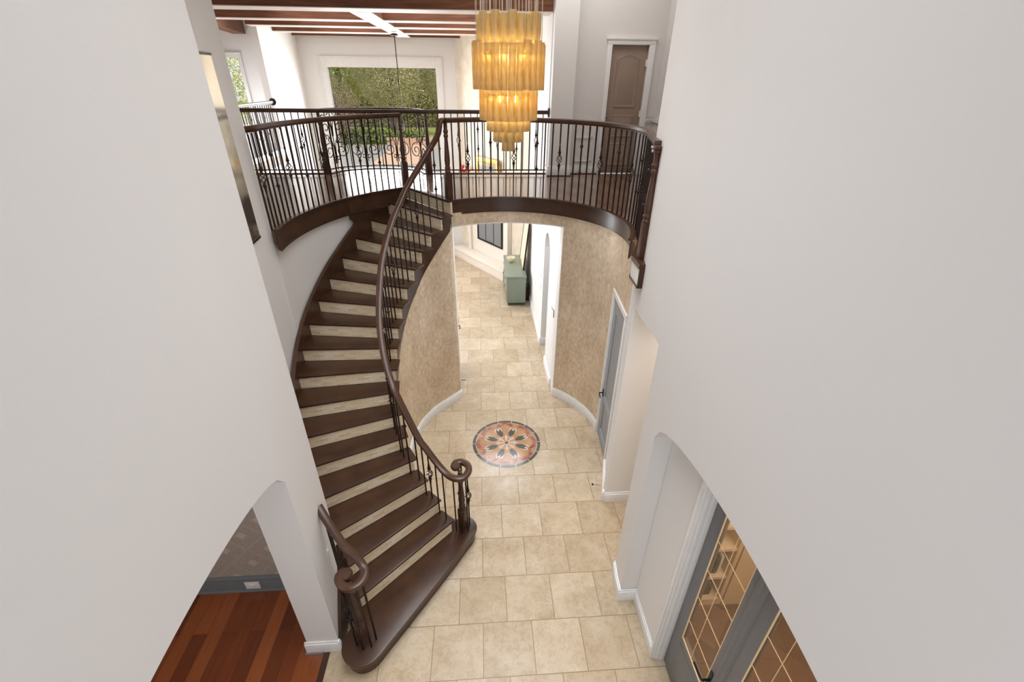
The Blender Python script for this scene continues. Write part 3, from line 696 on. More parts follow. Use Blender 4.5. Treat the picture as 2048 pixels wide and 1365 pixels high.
# starter step with two bullnose ends
so = [(-.72,3.22),(-.52,3.36),(-.33,3.36),(-.20,3.27),(-.125,3.08),(-.17,2.88),(-.34,2.62),(-.61,2.205),(-1.41,1.067),(-1.78,.556),(-1.95,.32),(-2.12,.185),(-2.33,.15),(-2.53,.235),(-2.66,.40),(-2.69,.585),(-2.64,.78),(-2.55,.92),(-2.62,1.15),(-2.55,1.5)]
so = catmull(so, 3)
MB().prism(so, h-.075, h).build('tread', M['walnut'], st, bevel=.022)
cx_,cy_=-1.4,1.9
inn = offset(so, .06); inn2=offset(so,-.06)
inn = inn if math.dist(inn[20],(cx_,cy_))<math.dist(inn2[20],(cx_,cy_)) else inn2
MB().prism(inn, 0, h-.07).build('riser', M['walnut'], st)
# under-tread carriage so the flight is solid, following the risers
m_=MB()
# outer stringer: stepped top, smooth bottom
fine = catmull([(x,y,i+1.0) for i,(x,y) in enumerate(Rp)], 12)
for side in (0,):
    pts=[(q[0],q[1]) for q in fine]; ks=[q[2] for q in fine]
    top=[]; bot=[]
    for kk in ks:
        kf=math.floor(kk+1e-6); top.append(nos(kf+1)-.07 if kf<17 else nos(17)-h-.05); bot.append(max(.0, min(nos(kk)-.78, H-.4)))
    po=offset(pts,.0); pi_=offset(pts,-.045)
    MB().strip(po, offset(pts,.035), bot, top).build('outer_stringer', M['walnut'], st)
# wall stringer: high skirt board along the stair wall
fl = catmull([(x,y,i+1.0) for i,(x,y) in enumerate(Lp)], 6)
pts=[(q[0],q[1]) for q in fl]; ks=[q[2] for q in fl]
top=[min(H-.02, nos(kk)+.30) for kk in ks]; bot=[max(0,nos(kk)-h*1.6) for kk in ks]
i1=len(fl)-10
MB().strip(offset(pts,.0)[:i1], offset(pts,-.055)[:i1], bot[:i1], top[:i1]).build('wall_stringer', M['walnut'], st)
MB().strip(offset(pts,.015)[:i1], offset(pts,-.075)[:i1], [z-.03 for z in top[:i1]], [z+.01 for z in top[:i1]]).build('stringer_cap', M['rail'], st)
# dark apron between the left balcony fascia and the top of the flight
ap=[(-2.30,10.99),(-2.62,10.66),(-2.9,10.36),(-3.25,9.9),(-3.55,9.48),(-3.68,9.27)]
MB().strip(ap, offset(ap,-.06), [5.6,5.6,5.6,5.7,5.95,6.2], H-.03).build('landing_apron', M['walnut'], st)
# soffit
m_=MB(); N=min(len(fine), 16*12+1)
sa=[]; 
for q in range(17):
    kk=q+1; zb=max(.02,nos(kk)-h-.5); sa.append((Rp[q],Lp[q],zb))
vs=[];fs=[]
for (a,b,z) in sa: vs+=[(a[0],a[1],z),(b[0],b[1],z)]
for i in range(16): fs.append((2*i,2*i+1,2*i+3,2*i+2))
m_.add(vs,fs); vs2=[(x,y,z+.04) for x,y,z in vs]; m_.add(vs2,[f[::-1] for f in fs]); m_.build('soffit', M['wall'], st)
# short skirt at the foot against the left wall
MB().strip([(-2.95,1.97),(-2.88,1.5),(-2.82,1.0),(-2.80,.70)], [(-2.89,1.97),(-2.82,1.5),(-2.76,1.0),(-2.74,.70)], 0, [1.55,1.2,.75,.34]).build('foot_skirt', M['walnut'], st)

# ================================================================= RAILINGS
RAIL=[(-.045,-.12),(.045,-.12),(.05,-.092),(.070,-.075),(.074,-.04),(.068,-.014),(.052,-.002),(0,.003),(-.052,-.002),(-.068,-.014),(-.074,-.04),(-.070,-.075),(-.05,-.092)]
RAILC=[(a,b+.0625) for a,b in RAIL]
def baluster(parent, x, y, z0, z1, kind, rot=0.0):
    m_=MB(); L=z1-z0; r=.0155; c_=z0+L*.55
    sq=lambda a,b,rr=r: m_.obox(x,y,rot,rr*2,rr*2,a,b)
    if kind=='plain': sq(z0,z1)
    elif kind=='basket':
        bl=.115; sq(z0,c_-bl-.28); sq(c_+bl+.28,z1)
        for s_ in (-1,1):
            za,zb=c_+s_*(bl+.28),c_+s_*bl
            pr_=[(.016,min(za,zb)),(.03 if s_<0 else .036,c_+s_*(bl+.03)),(.016,max(za,zb))]
            m_.lathe([(.014,min(za,zb)),(.028,c_+s_*(bl+.10)),(.045,c_+s_*(bl+.045)),(.02,max(za,zb) if s_<0 else zb)] if s_<0 else [(.02,zb),(.045,c_+bl+.045),(.028,c_+bl+.10),(.014,za)],x,y,8)
        for j in range(4):
            p_=[]
            for t in range(9):
                f=t/8; q=j*PI/2+f*PI*1.2; rr=.012+.062*math.sin(PI*f); p_.append((x+rr*math.cos(q),y+rr*math.sin(q),c_-bl+2*bl*f))
            m_.tube(p_,.0095,5)
    elif kind=='knuckle':
        sq(z0,z1)
        for f in (.74,.40):
            zc=z0+L*f; m_.lathe([(.015,zc-.16),(.024,zc-.06),(.024,zc-.035),(.046,zc-.012),(.046,zc+.012),(.024,zc+.035),(.024,zc+.06),(.015,zc+.16)],x,y,8)
    return m_.build('baluster', M['iron'], parent, base=(x,y,z0))
KINDS=['plain','plain','basket','plain','plain','knuckle']
def newel(parent, x, y, z0, z1, rot=0., w_=.17, name='newel_post'):
    m_=MB(); L=z1-z0; m_.obox(x,y,rot,w_,w_,z0,z0+L*.36)
    p=[(.075,.36),(.082,.375),(.062,.39),(.074,.41),(.080,.425),(.060,.445),(.070,.47),(.078,.52),(.070,.60),(.052,.74),(.045,.80),(.062,.82),(.066,.835),(.046,.85),(.066,.875),(.068,.89),(.05,.905),(.052,1.0)]
    m_.lathe([(r,z0+L*f) for r,f in p],x,y,18)
    return m_.build(name, M['rail'], parent, base=(x,y,z0), bevel=.006)
def rail(parent, path, name='handrail', prof=RAIL): return MB().sweep(path, prof).build(name, M['rail'], parent)
RT=8.90
# right balcony
rb=thing('balcony_railing', (.78,9.2,H), 'curved iron and walnut railing of the right-hand balcony behind the chandelier', 'railing', None)
cr=catmull([(3.19,3.93),(3.26,4.2),(3.37,4.6),(3.47,5.0)],3)[:-1]+arc(O, 2.95, math.radians(-20), math.radians(120), 56)
rail(rb, [(x,y,RT) for x,y in cr]+[(-.74,9.0,RT)])
newel(rb,-.74,9.02,H,RT-.1,math.radians(35)); newel(rb,3.18,3.88,H+.02,RT-.16,math.radians(5),.14); 
cap=MB().obox(3.18,3.88,math.radians(5),.19,.19,RT-.13,RT-.07); cap.obox(3.18,3.88,math.radians(5),.165,.165,RT-.19,RT-.13); cap.build('newel_cap', M['rail'], rb, bevel=.02)
bp=resample(cr, .217, .12)
for i,(x,y) in enumerate(reversed(bp)): baluster(rb,x,y,H,RT-.12,KINDS[(i+0)%6],math.atan2(y-O[1],x-O[0]))
# left balcony
lb=thing('balcony_railing', (-4.3,8.6,H), 'curved iron and walnut railing of the left-hand balcony above the stair wall', 'railing', None)
cl=arc(BL, RL+.07, math.radians(123.5), math.radians(186.5), 50)
rail(lb, [(x,y,RT) for x,y in cl if y>6.5]+[(-4.54,6.32,RT),(-4.64,6.16,RT),(-4.78,6.05,RT)])
newel(lb,-2.20,10.86,H,RT-.1,math.radians(35))
bp=resample(cl[::-1], .217, .10)[:-1]
for i,(x,y) in enumerate(bp): baluster(lb,x,y,H,RT-.12,KINDS[(i+1)%6],math.atan2(y-BL[1],x-BL[0]))
# stair railing with volute
sr=thing('stair_railing', (-1.5,4,0), 'long curving staircase railing whose scroll end stands nearest the floor medallion', 'railing')
rcv=catmull([(x,y,i+1.0) for i,(x,y) in enumerate(Rp)], 6)
pp=offset([(q[0],q[1]) for q in rcv],.15)
path=[(p[0],p[1],nos(q[2])+1.85) for p,q in zip(pp,rcv) if 1.9<=q[2]<=16.4]
up_=[(-.74,9.03,RT),(-.80,8.95,RT),(-.85,8.87,RT-.03),(-.875,8.82,RT-.14),(-.916,8.76,RT-.30),(-.999,8.70,RT-.45),(-1.107,8.62,RT-.60)]
vz=2.35; vc=(-.46,3.07)
path=[q for q in path if 2.3<=16.5-0*q[2]]
path=[q for q in path if q[1]<8.3 and q[1]>3.75]
vol=[(-1.36,3.487,2.95),(-1.201,3.362,2.75),(-1.04,3.232,2.57),(-.874,3.078,2.43),(-.73,2.943,2.36),(-.563,2.824,vz),(-.38,2.82,vz),(-.277,2.94,vz),(-.25,3.08,vz),(-.30,3.22,vz),(-.42,3.30,vz),(-.54,3.27,vz),(-.575,3.20,vz)]
path2=catmull(up_+path[0::4]+vol,4)
rail(sr, [(x,y,z-.0625) for x,y,z in path2], prof=RAILC)
MB().lathe([(.0,vz-.12),(.08,vz-.12),(.105,vz-.075),(.112,vz-.04),(.104,vz-.014),(.088,vz-.0),(0,vz+.004)],-.545,3.165,24).build('volute_disc', M['rail'], sr)
newel(sr,-.45,3.06,h,vz-.1,math.radians(-35),.16)
def kat(x,y):
    b_=min(range(len(pp)),key=lambda i: math.dist(pp[i],(x,y))); return rcv[b_][2]
cut=[q for q in path2[6:] if q[1]>3.0 or q[0]<-.75]; cut=cut[:next((i for i,q in enumerate(cut) if q[1]<3.02),len(cut))]
d_=0; last=None; i=0
for q0,q1 in zip(cut,cut[1:]):
    seg=math.dist(q0[:2],q1[:2]); d_+=seg
    if d_>=.172:
        d_=0; x,y,z=q1; kk=kat(x,y)
        lv=nos(min(17,math.floor(kk+1e-3)+1)) if kk<16.9 else h
        if z-lv>.9: baluster(sr,x,y,lv,z-.11,KINDS[(i+4)%6],0); i+=1
for j,q in enumerate((-150,-95,-40,20,80)):
    x,y=vc[0]+.17*math.cos(math.radians(q)),vc[1]+.17*math.sin(math.radians(q)); baluster(sr,x,y,h,vz-.12,['plain','knuckle','plain','basket','plain'][j])
# short railing at the foot, left
fr_=thing('stair_railing', (-2.4,.7,0), 'short scrolled railing at the left foot of the staircase beside the white wall', 'railing')
vz2=2.35; vc2=(-2.24,.64)
p3=catmull([(-2.90,1.56,3.12),(-2.751,1.396,2.99),(-2.574,1.221,2.82),(-2.371,1.053,2.63),(-2.187,.955,2.47),(-2.06,.84,2.37),(-2.01,.70,vz2),(-2.06,.55,vz2),(-2.20,.47,vz2),(-2.36,.53,vz2),(-2.44,.66,vz2),(-2.40,.76,vz2),(-2.36,.79,vz2)],5)
rail(fr_, [(x,y,z-.0625) for x,y,z in p3], prof=RAILC)
MB().lathe([(0,vz2-.12),(.09,vz2-.12),(.118,vz2-.075),(.125,vz2-.04),(.116,vz2-.014),(.10,vz2-.0),(0,vz2+.004)],-2.335,.715,24).build('volute_disc', M['rail'], fr_)
newel(fr_,-2.27,.60,h,vz2-.1,math.radians(-35),.16)
for j,q in enumerate((160,215,265,310,355)):
    x,y=vc2[0]+.19*math.cos(math.radians(q)),vc2[1]+.19*math.sin(math.radians(q)); baluster(fr_,x,y,h,vz2-.12,['plain','basket','plain','plain','plain'][j])
for j,(x,y,z0,z1) in enumerate(((-2.40,.98,h,2.36),(-2.48,1.06,h*2,2.43),(-2.56,1.14,2*h,2.52),(-2.66,1.24,2*h,2.63),(-2.75,1.36,3*h,2.75))): baluster(fr_,x,y,z0,z1,'plain')
# far gallery railing with scrollwork
fg=thing('gallery_railing', (-3.3,13,H), 'straight far gallery railing with a bowed scrollwork centre, in front of the picture window', 'railing')
rim=[(2.5,13.0),(-1.65,13.0)]; 
bl2=[(-1.65,13.0)]+[(-3.475+1.68*math.cos(PI*t/20),12.98+1.12*math.sin(PI*t/20)) for t in range(1,20)]+[(-5.25,13.0)]
RF=8.88
rail(fg,[(2.52,13.0,RF),(-9.2,13.0,RF)]); 
rail(fg,[(x,y,H+.13) for x,y in [(2.5,13.0)]+bl2+[(-9.2,13.0)]],'bottom_rail',[(-.02,-.02),(.02,-.02),(.02,.02),(-.02,.02)])
MB().box(2.50,2.55,12.9,13.1,RF-.2,RF+.07).build('wall_rosette', M['rail'], fg)
newel(fg,-1.65,13.0,H,RF-.1,0,.2); newel(fg,-5.2,13.0,H,RF-.1,0,.2)
i=0
for x0,x1 in ((2.35,-1.45),(-5.4,-9.1)):
    x=x0
    while x>x1: baluster(fg,x,13.0,H+.1,RF-.12,KINDS[(i+1)%6]); x-=.225; i+=1
# scroll panels following the bow
bow=bl2; D=[0]
for a,b in zip(bow,bow[1:]): D.append(D[-1]+math.dist(a,b))
def onbow(s):
    s=min(max(s,0),D[-1]); i=0
    while i<len(D)-2 and D[i+1]<s: i+=1
    return lerp(bow[i],bow[i+1],(s-D[i])/(D[i+1]-D[i]))
tot=D[-1]; nu=4; uw=tot/nu
rail(fg,[(x,y,RF-.02) for x,y in bow],'bow_top_rail',[(-.03,-.04),(.03,-.04),(.03,.02),(-.03,.02)])
def spiral(cu,cz,r0,r1,a0,a1,n=18): return [(cu+(r0+(r1-r0)*t/n)*math.cos(a0+(a1-a0)*t/n),cz+(r0+(r1-r0)*t/n)*math.sin(a0+(a1-a0)*t/n)) for t in range(n+1)]
for u in range(nu):
    for sg in (-1,1):
        m_=MB(); cu=uw*(u+.5)
        curves=[spiral(.27,.42,.27,.05,math.radians(110),math.radians(-450),30),spiral(.16,.80,.09,.025,math.radians(-120),math.radians(260),14),spiral(.36,1.50,.10,.025,math.radians(150),math.radians(-230),14),spiral(.10,.16,.08,.02,math.radians(60),math.radians(420),12),
                spiral(.27,1.16,.22,.04,math.radians(-100),math.radians(330),22),
                spiral(.14,1.62,.11,.03,math.radians(-90),math.radians(300),14),
                spiral(.42,.86,.11,.03,math.radians(200),math.radians(-160),14),
                [(.05,.0),(.03,.4),(.08,.72),(.23,.94)],[(.02,.9),(.04,1.2),(.12,1.51)]]
        for cv in curves:
            cv=cv if len(cv)>6 else catmull(cv,5)
            P3=[]
            for a,b in cv: x,y=onbow(cu+sg*a); P3.append((x,y,H+.28+b))
            m_.tube(P3,.016,5)
        m_.build('scroll_panel', M['iron'], fg)
    for f in (0,.5):
        x,y=onbow(uw*(u+f)); baluster(fg,x,y,H+.05,RF-.06,'plain')
# left gallery railing
lg=thing('gallery_railing', (-9.2,16,H), 'short side gallery railing beyond the left balcony, ending in a round wall rosette', 'railing')
rail(lg,[(-9.2,13.1,RF-.03),(-9.2,19.68,RF-.03)]); k=MB().lathe([(0,0),(.15,0),(.15,.03),(.1,.06),(0,.06)],0,0,20); k.v=[(-9.2+x,19.74-z,RF-.08+y) for x,y,z in k.v]; k.build('wall_rosette', M['black'], lg)
y=13.3
i=0
while y<19.6: baluster(lg,-9.2,y,H,RF-.15,KINDS[i%6]); y+=.225; i+=1

# ================================================================= MEDALLION
mc=(.77,6.36)
md=thing('floor_medallion', (mc[0],mc[1],0), 'round inlaid marble medallion with eight dark leaves set in the foyer floor', 'floor medallion')
def disc(r,z0,z1,name,mat,n=64): return MB().lathe([(r,z0),(r,z1)],mc[0],mc[1],n).build(name,mat,md,smooth=False)
disc(1.055,-.01,.004,'outer_grout',M['med_pale']); 
for i in range(14):
    a0_,a1_=2*PI*i/14+.012,2*PI*(i+1)/14-.012; P1=arc(mc,1.045,a0_,a1_,8); P2=arc(mc,.955,a0_,a1_,8)
    MB().strip(P1,P2,.0,.0065).build('border_segment', M['med_dark'], md, smooth=False)
disc(.94,0,.0065,'field',M['med_field'])
def poly(pts,ang,z,name,mat):
    c_,s_=math.cos(ang),math.sin(ang); return MB().prism([(mc[0]+x*c_-y*s_,mc[1]+x*s_+y*c_) for x,y in pts],.002,z).build(name,mat,md,smooth=False)
for i in range(8):
    a=2*PI*(i+.5)/8
    cres=[(x,y) for x,y in arc((.74,0),.21,math.radians(-115),math.radians(115),16)]+[(x,y) for x,y in arc((.66,0),.15,math.radians(100),math.radians(-100),14)]
    poly([(x,y*1.35) for x,y in cres],a+PI/8,.0085,'red_scroll',M['med_red'])
    poly([(.20,0),(.34,.045),(.5,.105),(.63,.12),(.74,.06),(.70,.03),(.66,.0),(.70,-.03),(.74,-.06),(.63,-.12),(.5,-.105),(.34,-.045)],a,.0095,'pale_petal',M['med_pale'])
    poly([(.27,0),(.36,.06),(.46,.095),(.56,.09),(.70,.035),(.60,.02),(.57,0),(.60,-.03),(.68,-.06),(.56,-.09),(.46,-.095),(.36,-.06)],a,.0105,'dark_leaf',M['med_dark'])
    poly([(.05,-.012),(.26,-.05),(.36,0),(.26,.05),(.05,.012)],a+PI/8,.0080,'pale_ray',M['med_pale'])
disc(.05,.002,.011,'centre_boss',M['med_dark'],16)

# ================================================================= CHANDELIER
cc=(.77,6.36)
ch=thing('chandelier', (cc[0],cc[1],8.43), 'tiered chandelier of amber glass tubes hanging on thin wires in the stairwell', 'chandelier')
tiers=[(.55,10.34,10.82,21),(.655,9.59,10.37,27),(.535,9.04,9.62,22),(.385,8.83,9.06,15),(.255,8.62,8.85,10),(.08,8.43,8.64,4)]
for ti,(R,z0,z1,n) in enumerate(tiers):
    for i in range(n):
        q=2*PI*i/n+ti*.1; x,y=cc[0]+R*math.cos(q),cc[1]+R*math.sin(q); r=min(PI*R/n*.96,.085) if ti<5 else .07
        dz=random.choice((0,0,0,.03,.05)) if ti<2 else random.uniform(-.01,.01)
        m_=MB(); N=14; vs=[]
        for (rr,z) in ((r,z0+dz*.3),(r,z1+dz),(r*.88,z1+dz),(r*.88,z0+dz*.3)):
            for k in range(N): a=2*PI*k/N; vs.append((x+rr*math.cos(a),y+rr*math.sin(a),z))
        fs=[(j*N+k,j*N+(k+1)%N,((j+1)%4)*N+(k+1)%N,((j+1)%4)*N+k) for j in range(4) for k in range(N)]
        m_.add(vs,fs).build('glass_tube', M['amber'], ch, base=(x,y,z0))
# metal rings that carry the tubes, and bulbs
for R,z in ((.55,10.6),(.655,10.2),(.535,9.5),(.385,9.0),(.255,8.8)):
    MB().tube([(cc[0]+(R-.09)*math.cos(2*PI*t/40),cc[1]+(R-.09)*math.sin(2*PI*t/40),z) for t in range(41)],.014,6).build('ring', M['nickel'], ch)
MB().tube([(cc[0],cc[1],8.75),(cc[0],cc[1],13.9)],.02,8).build('stem', M['nickel'], ch)
for R,z,n in ((.515,10.16,9),(.405,9.43,8)):
    for i in range(n):
        q=2*PI*i/n+.3; x,y=cc[0]+R*math.cos(q),cc[1]+R*math.sin(q)
        MB().lathe([(.004,z-.06),(.035,z-.04),(.045,z),(.03,z+.05),(.012,z+.08)],x,y,12).build('bulb', M['bulb'], ch)
for i in range(44):
    q=2*PI*i/44; R=.55 if i%3 else .655; z0=10.8 if i%3 else 10.35
    x,y=cc[0]+R*math.cos(q),cc[1]+R*math.sin(q); MB().tube([(x,y,z0),(cc[0]+R*.9*math.cos(q),cc[1]+R*.9*math.sin(q),13.92)],.0045,4).build('suspension_wire', M['wire'], ch)
MB().lathe([(0,13.9),(.75,13.9),(.75,13.99),(0,13.99)],cc[0],cc[1],40).build('ceiling_plate', M['nickel'], ch)

# pendant chain in the living room
pd=thing('pendant_light', (-3.6,20.8,4.9), 'pendant on a long dark chain hanging in front of the picture window', 'pendant lamp')
MB().tube([(-3.6,20.8,5.2),(-3.6,20.8,11.5)],.022,6).build('chain', M['iron'], pd); MB().lathe([(0,11.46),(.16,11.46),(.16,11.52),(.1,11.55),(0,11.55)],-3.6,20.8,20).build('ceiling_canopy', M['iron'], pd)
MB().lathe([(.02,5.3),(.2,5.15),(.3,4.95),(.2,4.75),(.05,4.65)],-3.6,20.8,18).build('lamp_body', M['iron'], pd)

# ================================================================= GROUND FLOOR FURNITURE
cs=thing('sideboard', (1.78,17.7,0), 'sage green sideboard standing against the white wall at the end of the hall', 'sideboard')
MB().box(1.33,2.24,16.16,19.2,.18,1.5).build('body', M['green'], cs, bevel=.01)
MB().box(1.29,2.26,16.1,19.25,1.5,1.58).build('top', M['green'], cs, bevel=.012)
MB().box(1.38,2.2,16.24,19.1,0,.18).build('plinth', M['greendark'], cs)
for i in range(3):
    y0=16.2+i*1.0
    for z0,z1 in ((.22,.62),(.66,1.05),(1.09,1.46)):
        d=MB().box(1.305,1.33,y0,y0+.95,z0,z1).build('drawer', M['green'], cs, bevel=.008); MB().tube([(1.28,y0+.35,(z0+z1)/2+.05),(1.28,y0+.7,(z0+z1)/2+.05)],.014,6).build('drawer_pull', M['nickel'], d)
bw=thing('bowl', (1.62,18.2,1.58), 'cream ribbed bowl on top of the green sideboard', 'bowl')
k=MB().lathe([(.07,1.58),(.1,1.60),(.19,1.70),(.235,1.82),(.215,1.82),(.17,1.71),(.09,1.63),(0,1.62)],1.62,18.2,24); k.build('bowl_body', M['cream'], bw)
MB().lathe([(.08,1.58),(.08,1.6)],1.62,18.2,20).build('foot_ring', M['nickel'], bw)
k=MB(); k.add([(2.16,16.95,1.6),(2.20,16.95,1.6),(2.16,18.9,1.6),(2.20,18.9,1.6),(2.40,16.95,3.9),(2.44,16.95,3.9),(2.40,18.9,3.9),(2.44,18.9,3.9)],[(0,1,3,2),(4,6,7,5),(0,4,5,1),(2,3,7,6),(0,2,6,4),(1,5,7,3)])
pa=tag(k.build('wall_picture', M['art'], base=(2.2,18,1.6)),'tall cream canvas leaning on the wall at the back of the green sideboard','picture')
k=MB()
for y in (16.93,18.88): k.add([(2.14,y,1.59),(2.21,y,1.59),(2.14,y+.05,1.59),(2.21,y+.05,1.59),(2.38,y,3.93),(2.45,y,3.93),(2.38,y+.05,3.93),(2.45,y+.05,3.93)],[(0,1,3,2),(4,6,7,5),(0,4,5,1),(2,3,7,6),(0,2,6,4),(1,5,7,3)])
k.build('frame', M['iron'], pa)
sp=thing('speaker', (2.4,16.95,0), 'black floor speaker between the green sideboard and the white wall', 'speaker')
MB().box(2.29,2.51,16.75,17.15,.05,.8).build('cabinet', M['black'], sp, bevel=.01); MB().box(2.3,2.5,16.735,16.755,.1,.75).build('grille', M['iron'], sp); MB().box(2.31,2.49,16.8,17.1,0,.05).build('foot', M['black'], sp)
# fireplace on the diagonal
fp=thing('fireplace', (.2,22.4,0), 'white stone fireplace on the diagonal wall with a raised hearth and dark framed glass', 'fireplace')
a=Vector((-1.06,24.5)); b=Vector((2.53,18.97)); u=(b-a).normalized(); n_=Vector((-u.y,u.x)); 
if n_.x>0: n_=-n_
def fbx(m_,s0,s1,d0,d1,z0,z1):
    vs=[]
    for z in (z0,z1):
        for s_,d_ in ((s0,d0),(s1,d0),(s1,d1),(s0,d1)): q=a+u*s_+n_*d_; vs.append((q.x,q.y,z))
    return m_.add(vs,[(0,3,2,1),(4,5,6,7),(0,1,5,4),(1,2,6,5),(2,3,7,6),(3,0,4,7)])
fbx(MB(),.25,5.6,0,.85,0,.5).build('hearth_base', M['stonewhite'], fp, bevel=.02); fbx(MB(),.2,5.65,0,.92,.5,.62).build('hearth_slab', M['stonewhite'], fp, bevel=.02)
fbx(MB(),1.0,5.2,0,.12,.62,4.3).build('surround', M['stonewhite'], fp, bevel=.02)
fbx(MB(),.8,5.4,0,.5,4.3,4.6).build('mantel_shelf', M['stonewhite'], fp, bevel=.02)
for s0 in (1.05,4.85): fbx(MB(),s0,s0+.3,.12,.24,.62,4.3).build('pilaster', M['stonewhite'], fp, bevel=.02)
def tvq(z0,z1,s0,s1):
    g=MB(); fbx(g,s0,s1,.12,.15,z0,z1); return g
sL,sR=2.1,4.5
tvq(1.5,3.3,sL,sR).build('firebox_glass', M['tvglass'], fp)
g=MB(); fbx(g,sL-.06,sL+.03,.12,.19,1.44,3.36); fbx(g,sR-.03,sR+.06,.12,.19,1.44,3.36); fbx(g,sL,sR,.12,.19,1.44,1.52); fbx(g,sL,sR,.12,.19,3.28,3.36)
g.build('firebox_frame', M['black'], fp)
for i in (1,2): g=MB(); s_=sL+(sR-sL)*i/3; fbx(g,s_-.01,s_+.01,.15,.17,1.5,3.3); g.build('firebox_mullion', M['black'], fp)
g=MB(); fbx(g,sL+.9,sR-.9,.19,.25,1.50,1.55); g.build('firebox_handle', M['black'], fp)
mr=thing('mirror', (.7,21.8,4.6), 'gold framed mirror standing on the fireplace mantel beyond the gallery railing', 'mirror')
s0,s1=1.95,4.3
g=MB(); fbx(g,s0,s0+.3,.1,.18,4.6,6.12); fbx(g,s1-.3,s1,.1,.18,4.6,6.12); fbx(g,s0,s1,.1,.18,5.82,6.12); fbx(g,s0,s1,.1,.18,4.6,4.85); g.build('frame', M['gold'], mr, bevel=.02)
g=MB(); fbx(g,s0+.3,s1-.3,.1,.13,4.85,5.82); g.build('glass', M['mirror'], mr)
fl_=thing('flower_vase', (-.35,23.2,4.6), 'bunch of red flowers on the mantel left of the gold mirror', 'flowers')
q0=a+u*1.15+n_*.36
MB().lathe([(.06,4.6),(.12,4.75),(.05,4.95),(.07,5.0)],q0.x,q0.y,16).build('vase', M['cream'], fl_)
g=MB()
for i in range(16):
    x=q0.x+random.uniform(-.3,.3); y=q0.y+random.uniform(-.2,.2); z=5.25+random.uniform(-.1,.22)
    g.lathe([(.01,z-.09),(.07,z-.02),(.085,z+.03),(.03,z+.09)],x,y,7)
g.build('blooms', M['red'], fl_)
# library bookcase
bc=thing('bookcase', (4.4,1.4,0), 'built-in tan bookcase seen through the glass of the library doors', 'bookcase')
MB().box(3.66,5.1,1.68,1.74,0,5.9).build('back_panel', M['tan'], bc); MB().box(5.02,5.1,1.1,1.74,0,5.9).build('side_panel', M['tan'], bc); MB().box(3.64,3.7,1.1,1.74,0,5.9).build('side_panel', M['tan'], bc)
MB().box(3.7,5.02,1.1,1.74,0,.2).build('plinth', M['tan'], bc)
for z in (.95,1.85,2.5,3.3,4.1,4.9): MB().box(3.7,5.02,1.12,1.7,z-.07,z).build('shelf', M['tan'], bc)
for i,(x,z,w_,hh,mt) in enumerate(((4.66,.96,.07,.50,'book1'),(4.75,.96,.06,.47,'book1'),(4.84,.96,.045,.54,'white'),(4.66,.21,.2,.24,'book1'))):
    bk=tag(MB().box(x,x+w_,1.2,1.55,z,z+hh).build('book', M[mt], base=(x,1.3,z), bevel=.006), ['dark green book, leftmost of the three on a bookcase shelf','dark green book between a green and a white one on the bookcase','white spined book at the right of two dark green ones on the bookcase','small dark box-like book standing on the bottom of the bookcase'][i],'book')
# wall plates
def plate(x,y,z,a,label,cat,name,w_=.14,hh=.23,mat='white'):
    m_=MB().obox(x,y,a,w_,.02,z-hh/2,z+hh/2); o=tag(m_.build(name, M[mat], base=(x,y,z), bevel=.005),label,cat)
    MB().obox(x,y,a,w_*.35,.045,z-hh*.2,z+hh*.2).build('rocker', M[mat], o, bevel=.004)
plate(-2.87,1.36,2.06,math.radians(97),'white light switch on the left wall below the end of the short handrail','light switch','light_switch')
plate(-4.98,1.98,.2,0,'white outlet plate in the grey dining room baseboard','outlet','wall_outlet',.3,.22)
plate(2.52,12.95,2.95,math.radians(90),'upper white switch plate on the hall wall left of the arched doorway','light switch','light_switch',.12,.25)
plate(2.52,12.95,2.45,math.radians(90),'lower white switch plate on the hall wall left of the arched doorway','light switch','light_switch',.2,.25)
ds=thing('door_stop', (3.27,4.3,.18), 'small dark door stop on the white baseboard below the closet door', 'door stop')
MB().tube([(3.22,4.35,.2),(3.02,4.38,.2)],.014,6).build('rod', M['nickel'], ds); MB().lathe([(.025,.18),(.025,.22)],3.02,4.38,8).build('tip', M['black'], ds)
# tall mirrored wall panel on the stair wall
nc=[p for p in P_ if 4.5<p[1]<5.62]
nc=catmull([(-4.55,5.08),(-4.575,5.30),(-4.595,5.57)],4)
ar=thing('wall_panel', (-4.5,5.3,6.8), 'tall narrow silvery mirror panel on the left stair wall beside the balcony', 'wall mirror')
MB().strip(offset(nc,.0), offset(nc,.035), 6.84, 10.09).build('mirror_face', M['mirror'], ar); MB().strip(offset(nc,.0), offset(nc,.05), 10.09, 10.13).build('top_edge', M['black'], ar); MB().strip(offset(nc,.0), offset(nc,.05), 6.80, 6.84).build('bottom_edge', M['iron'], ar)

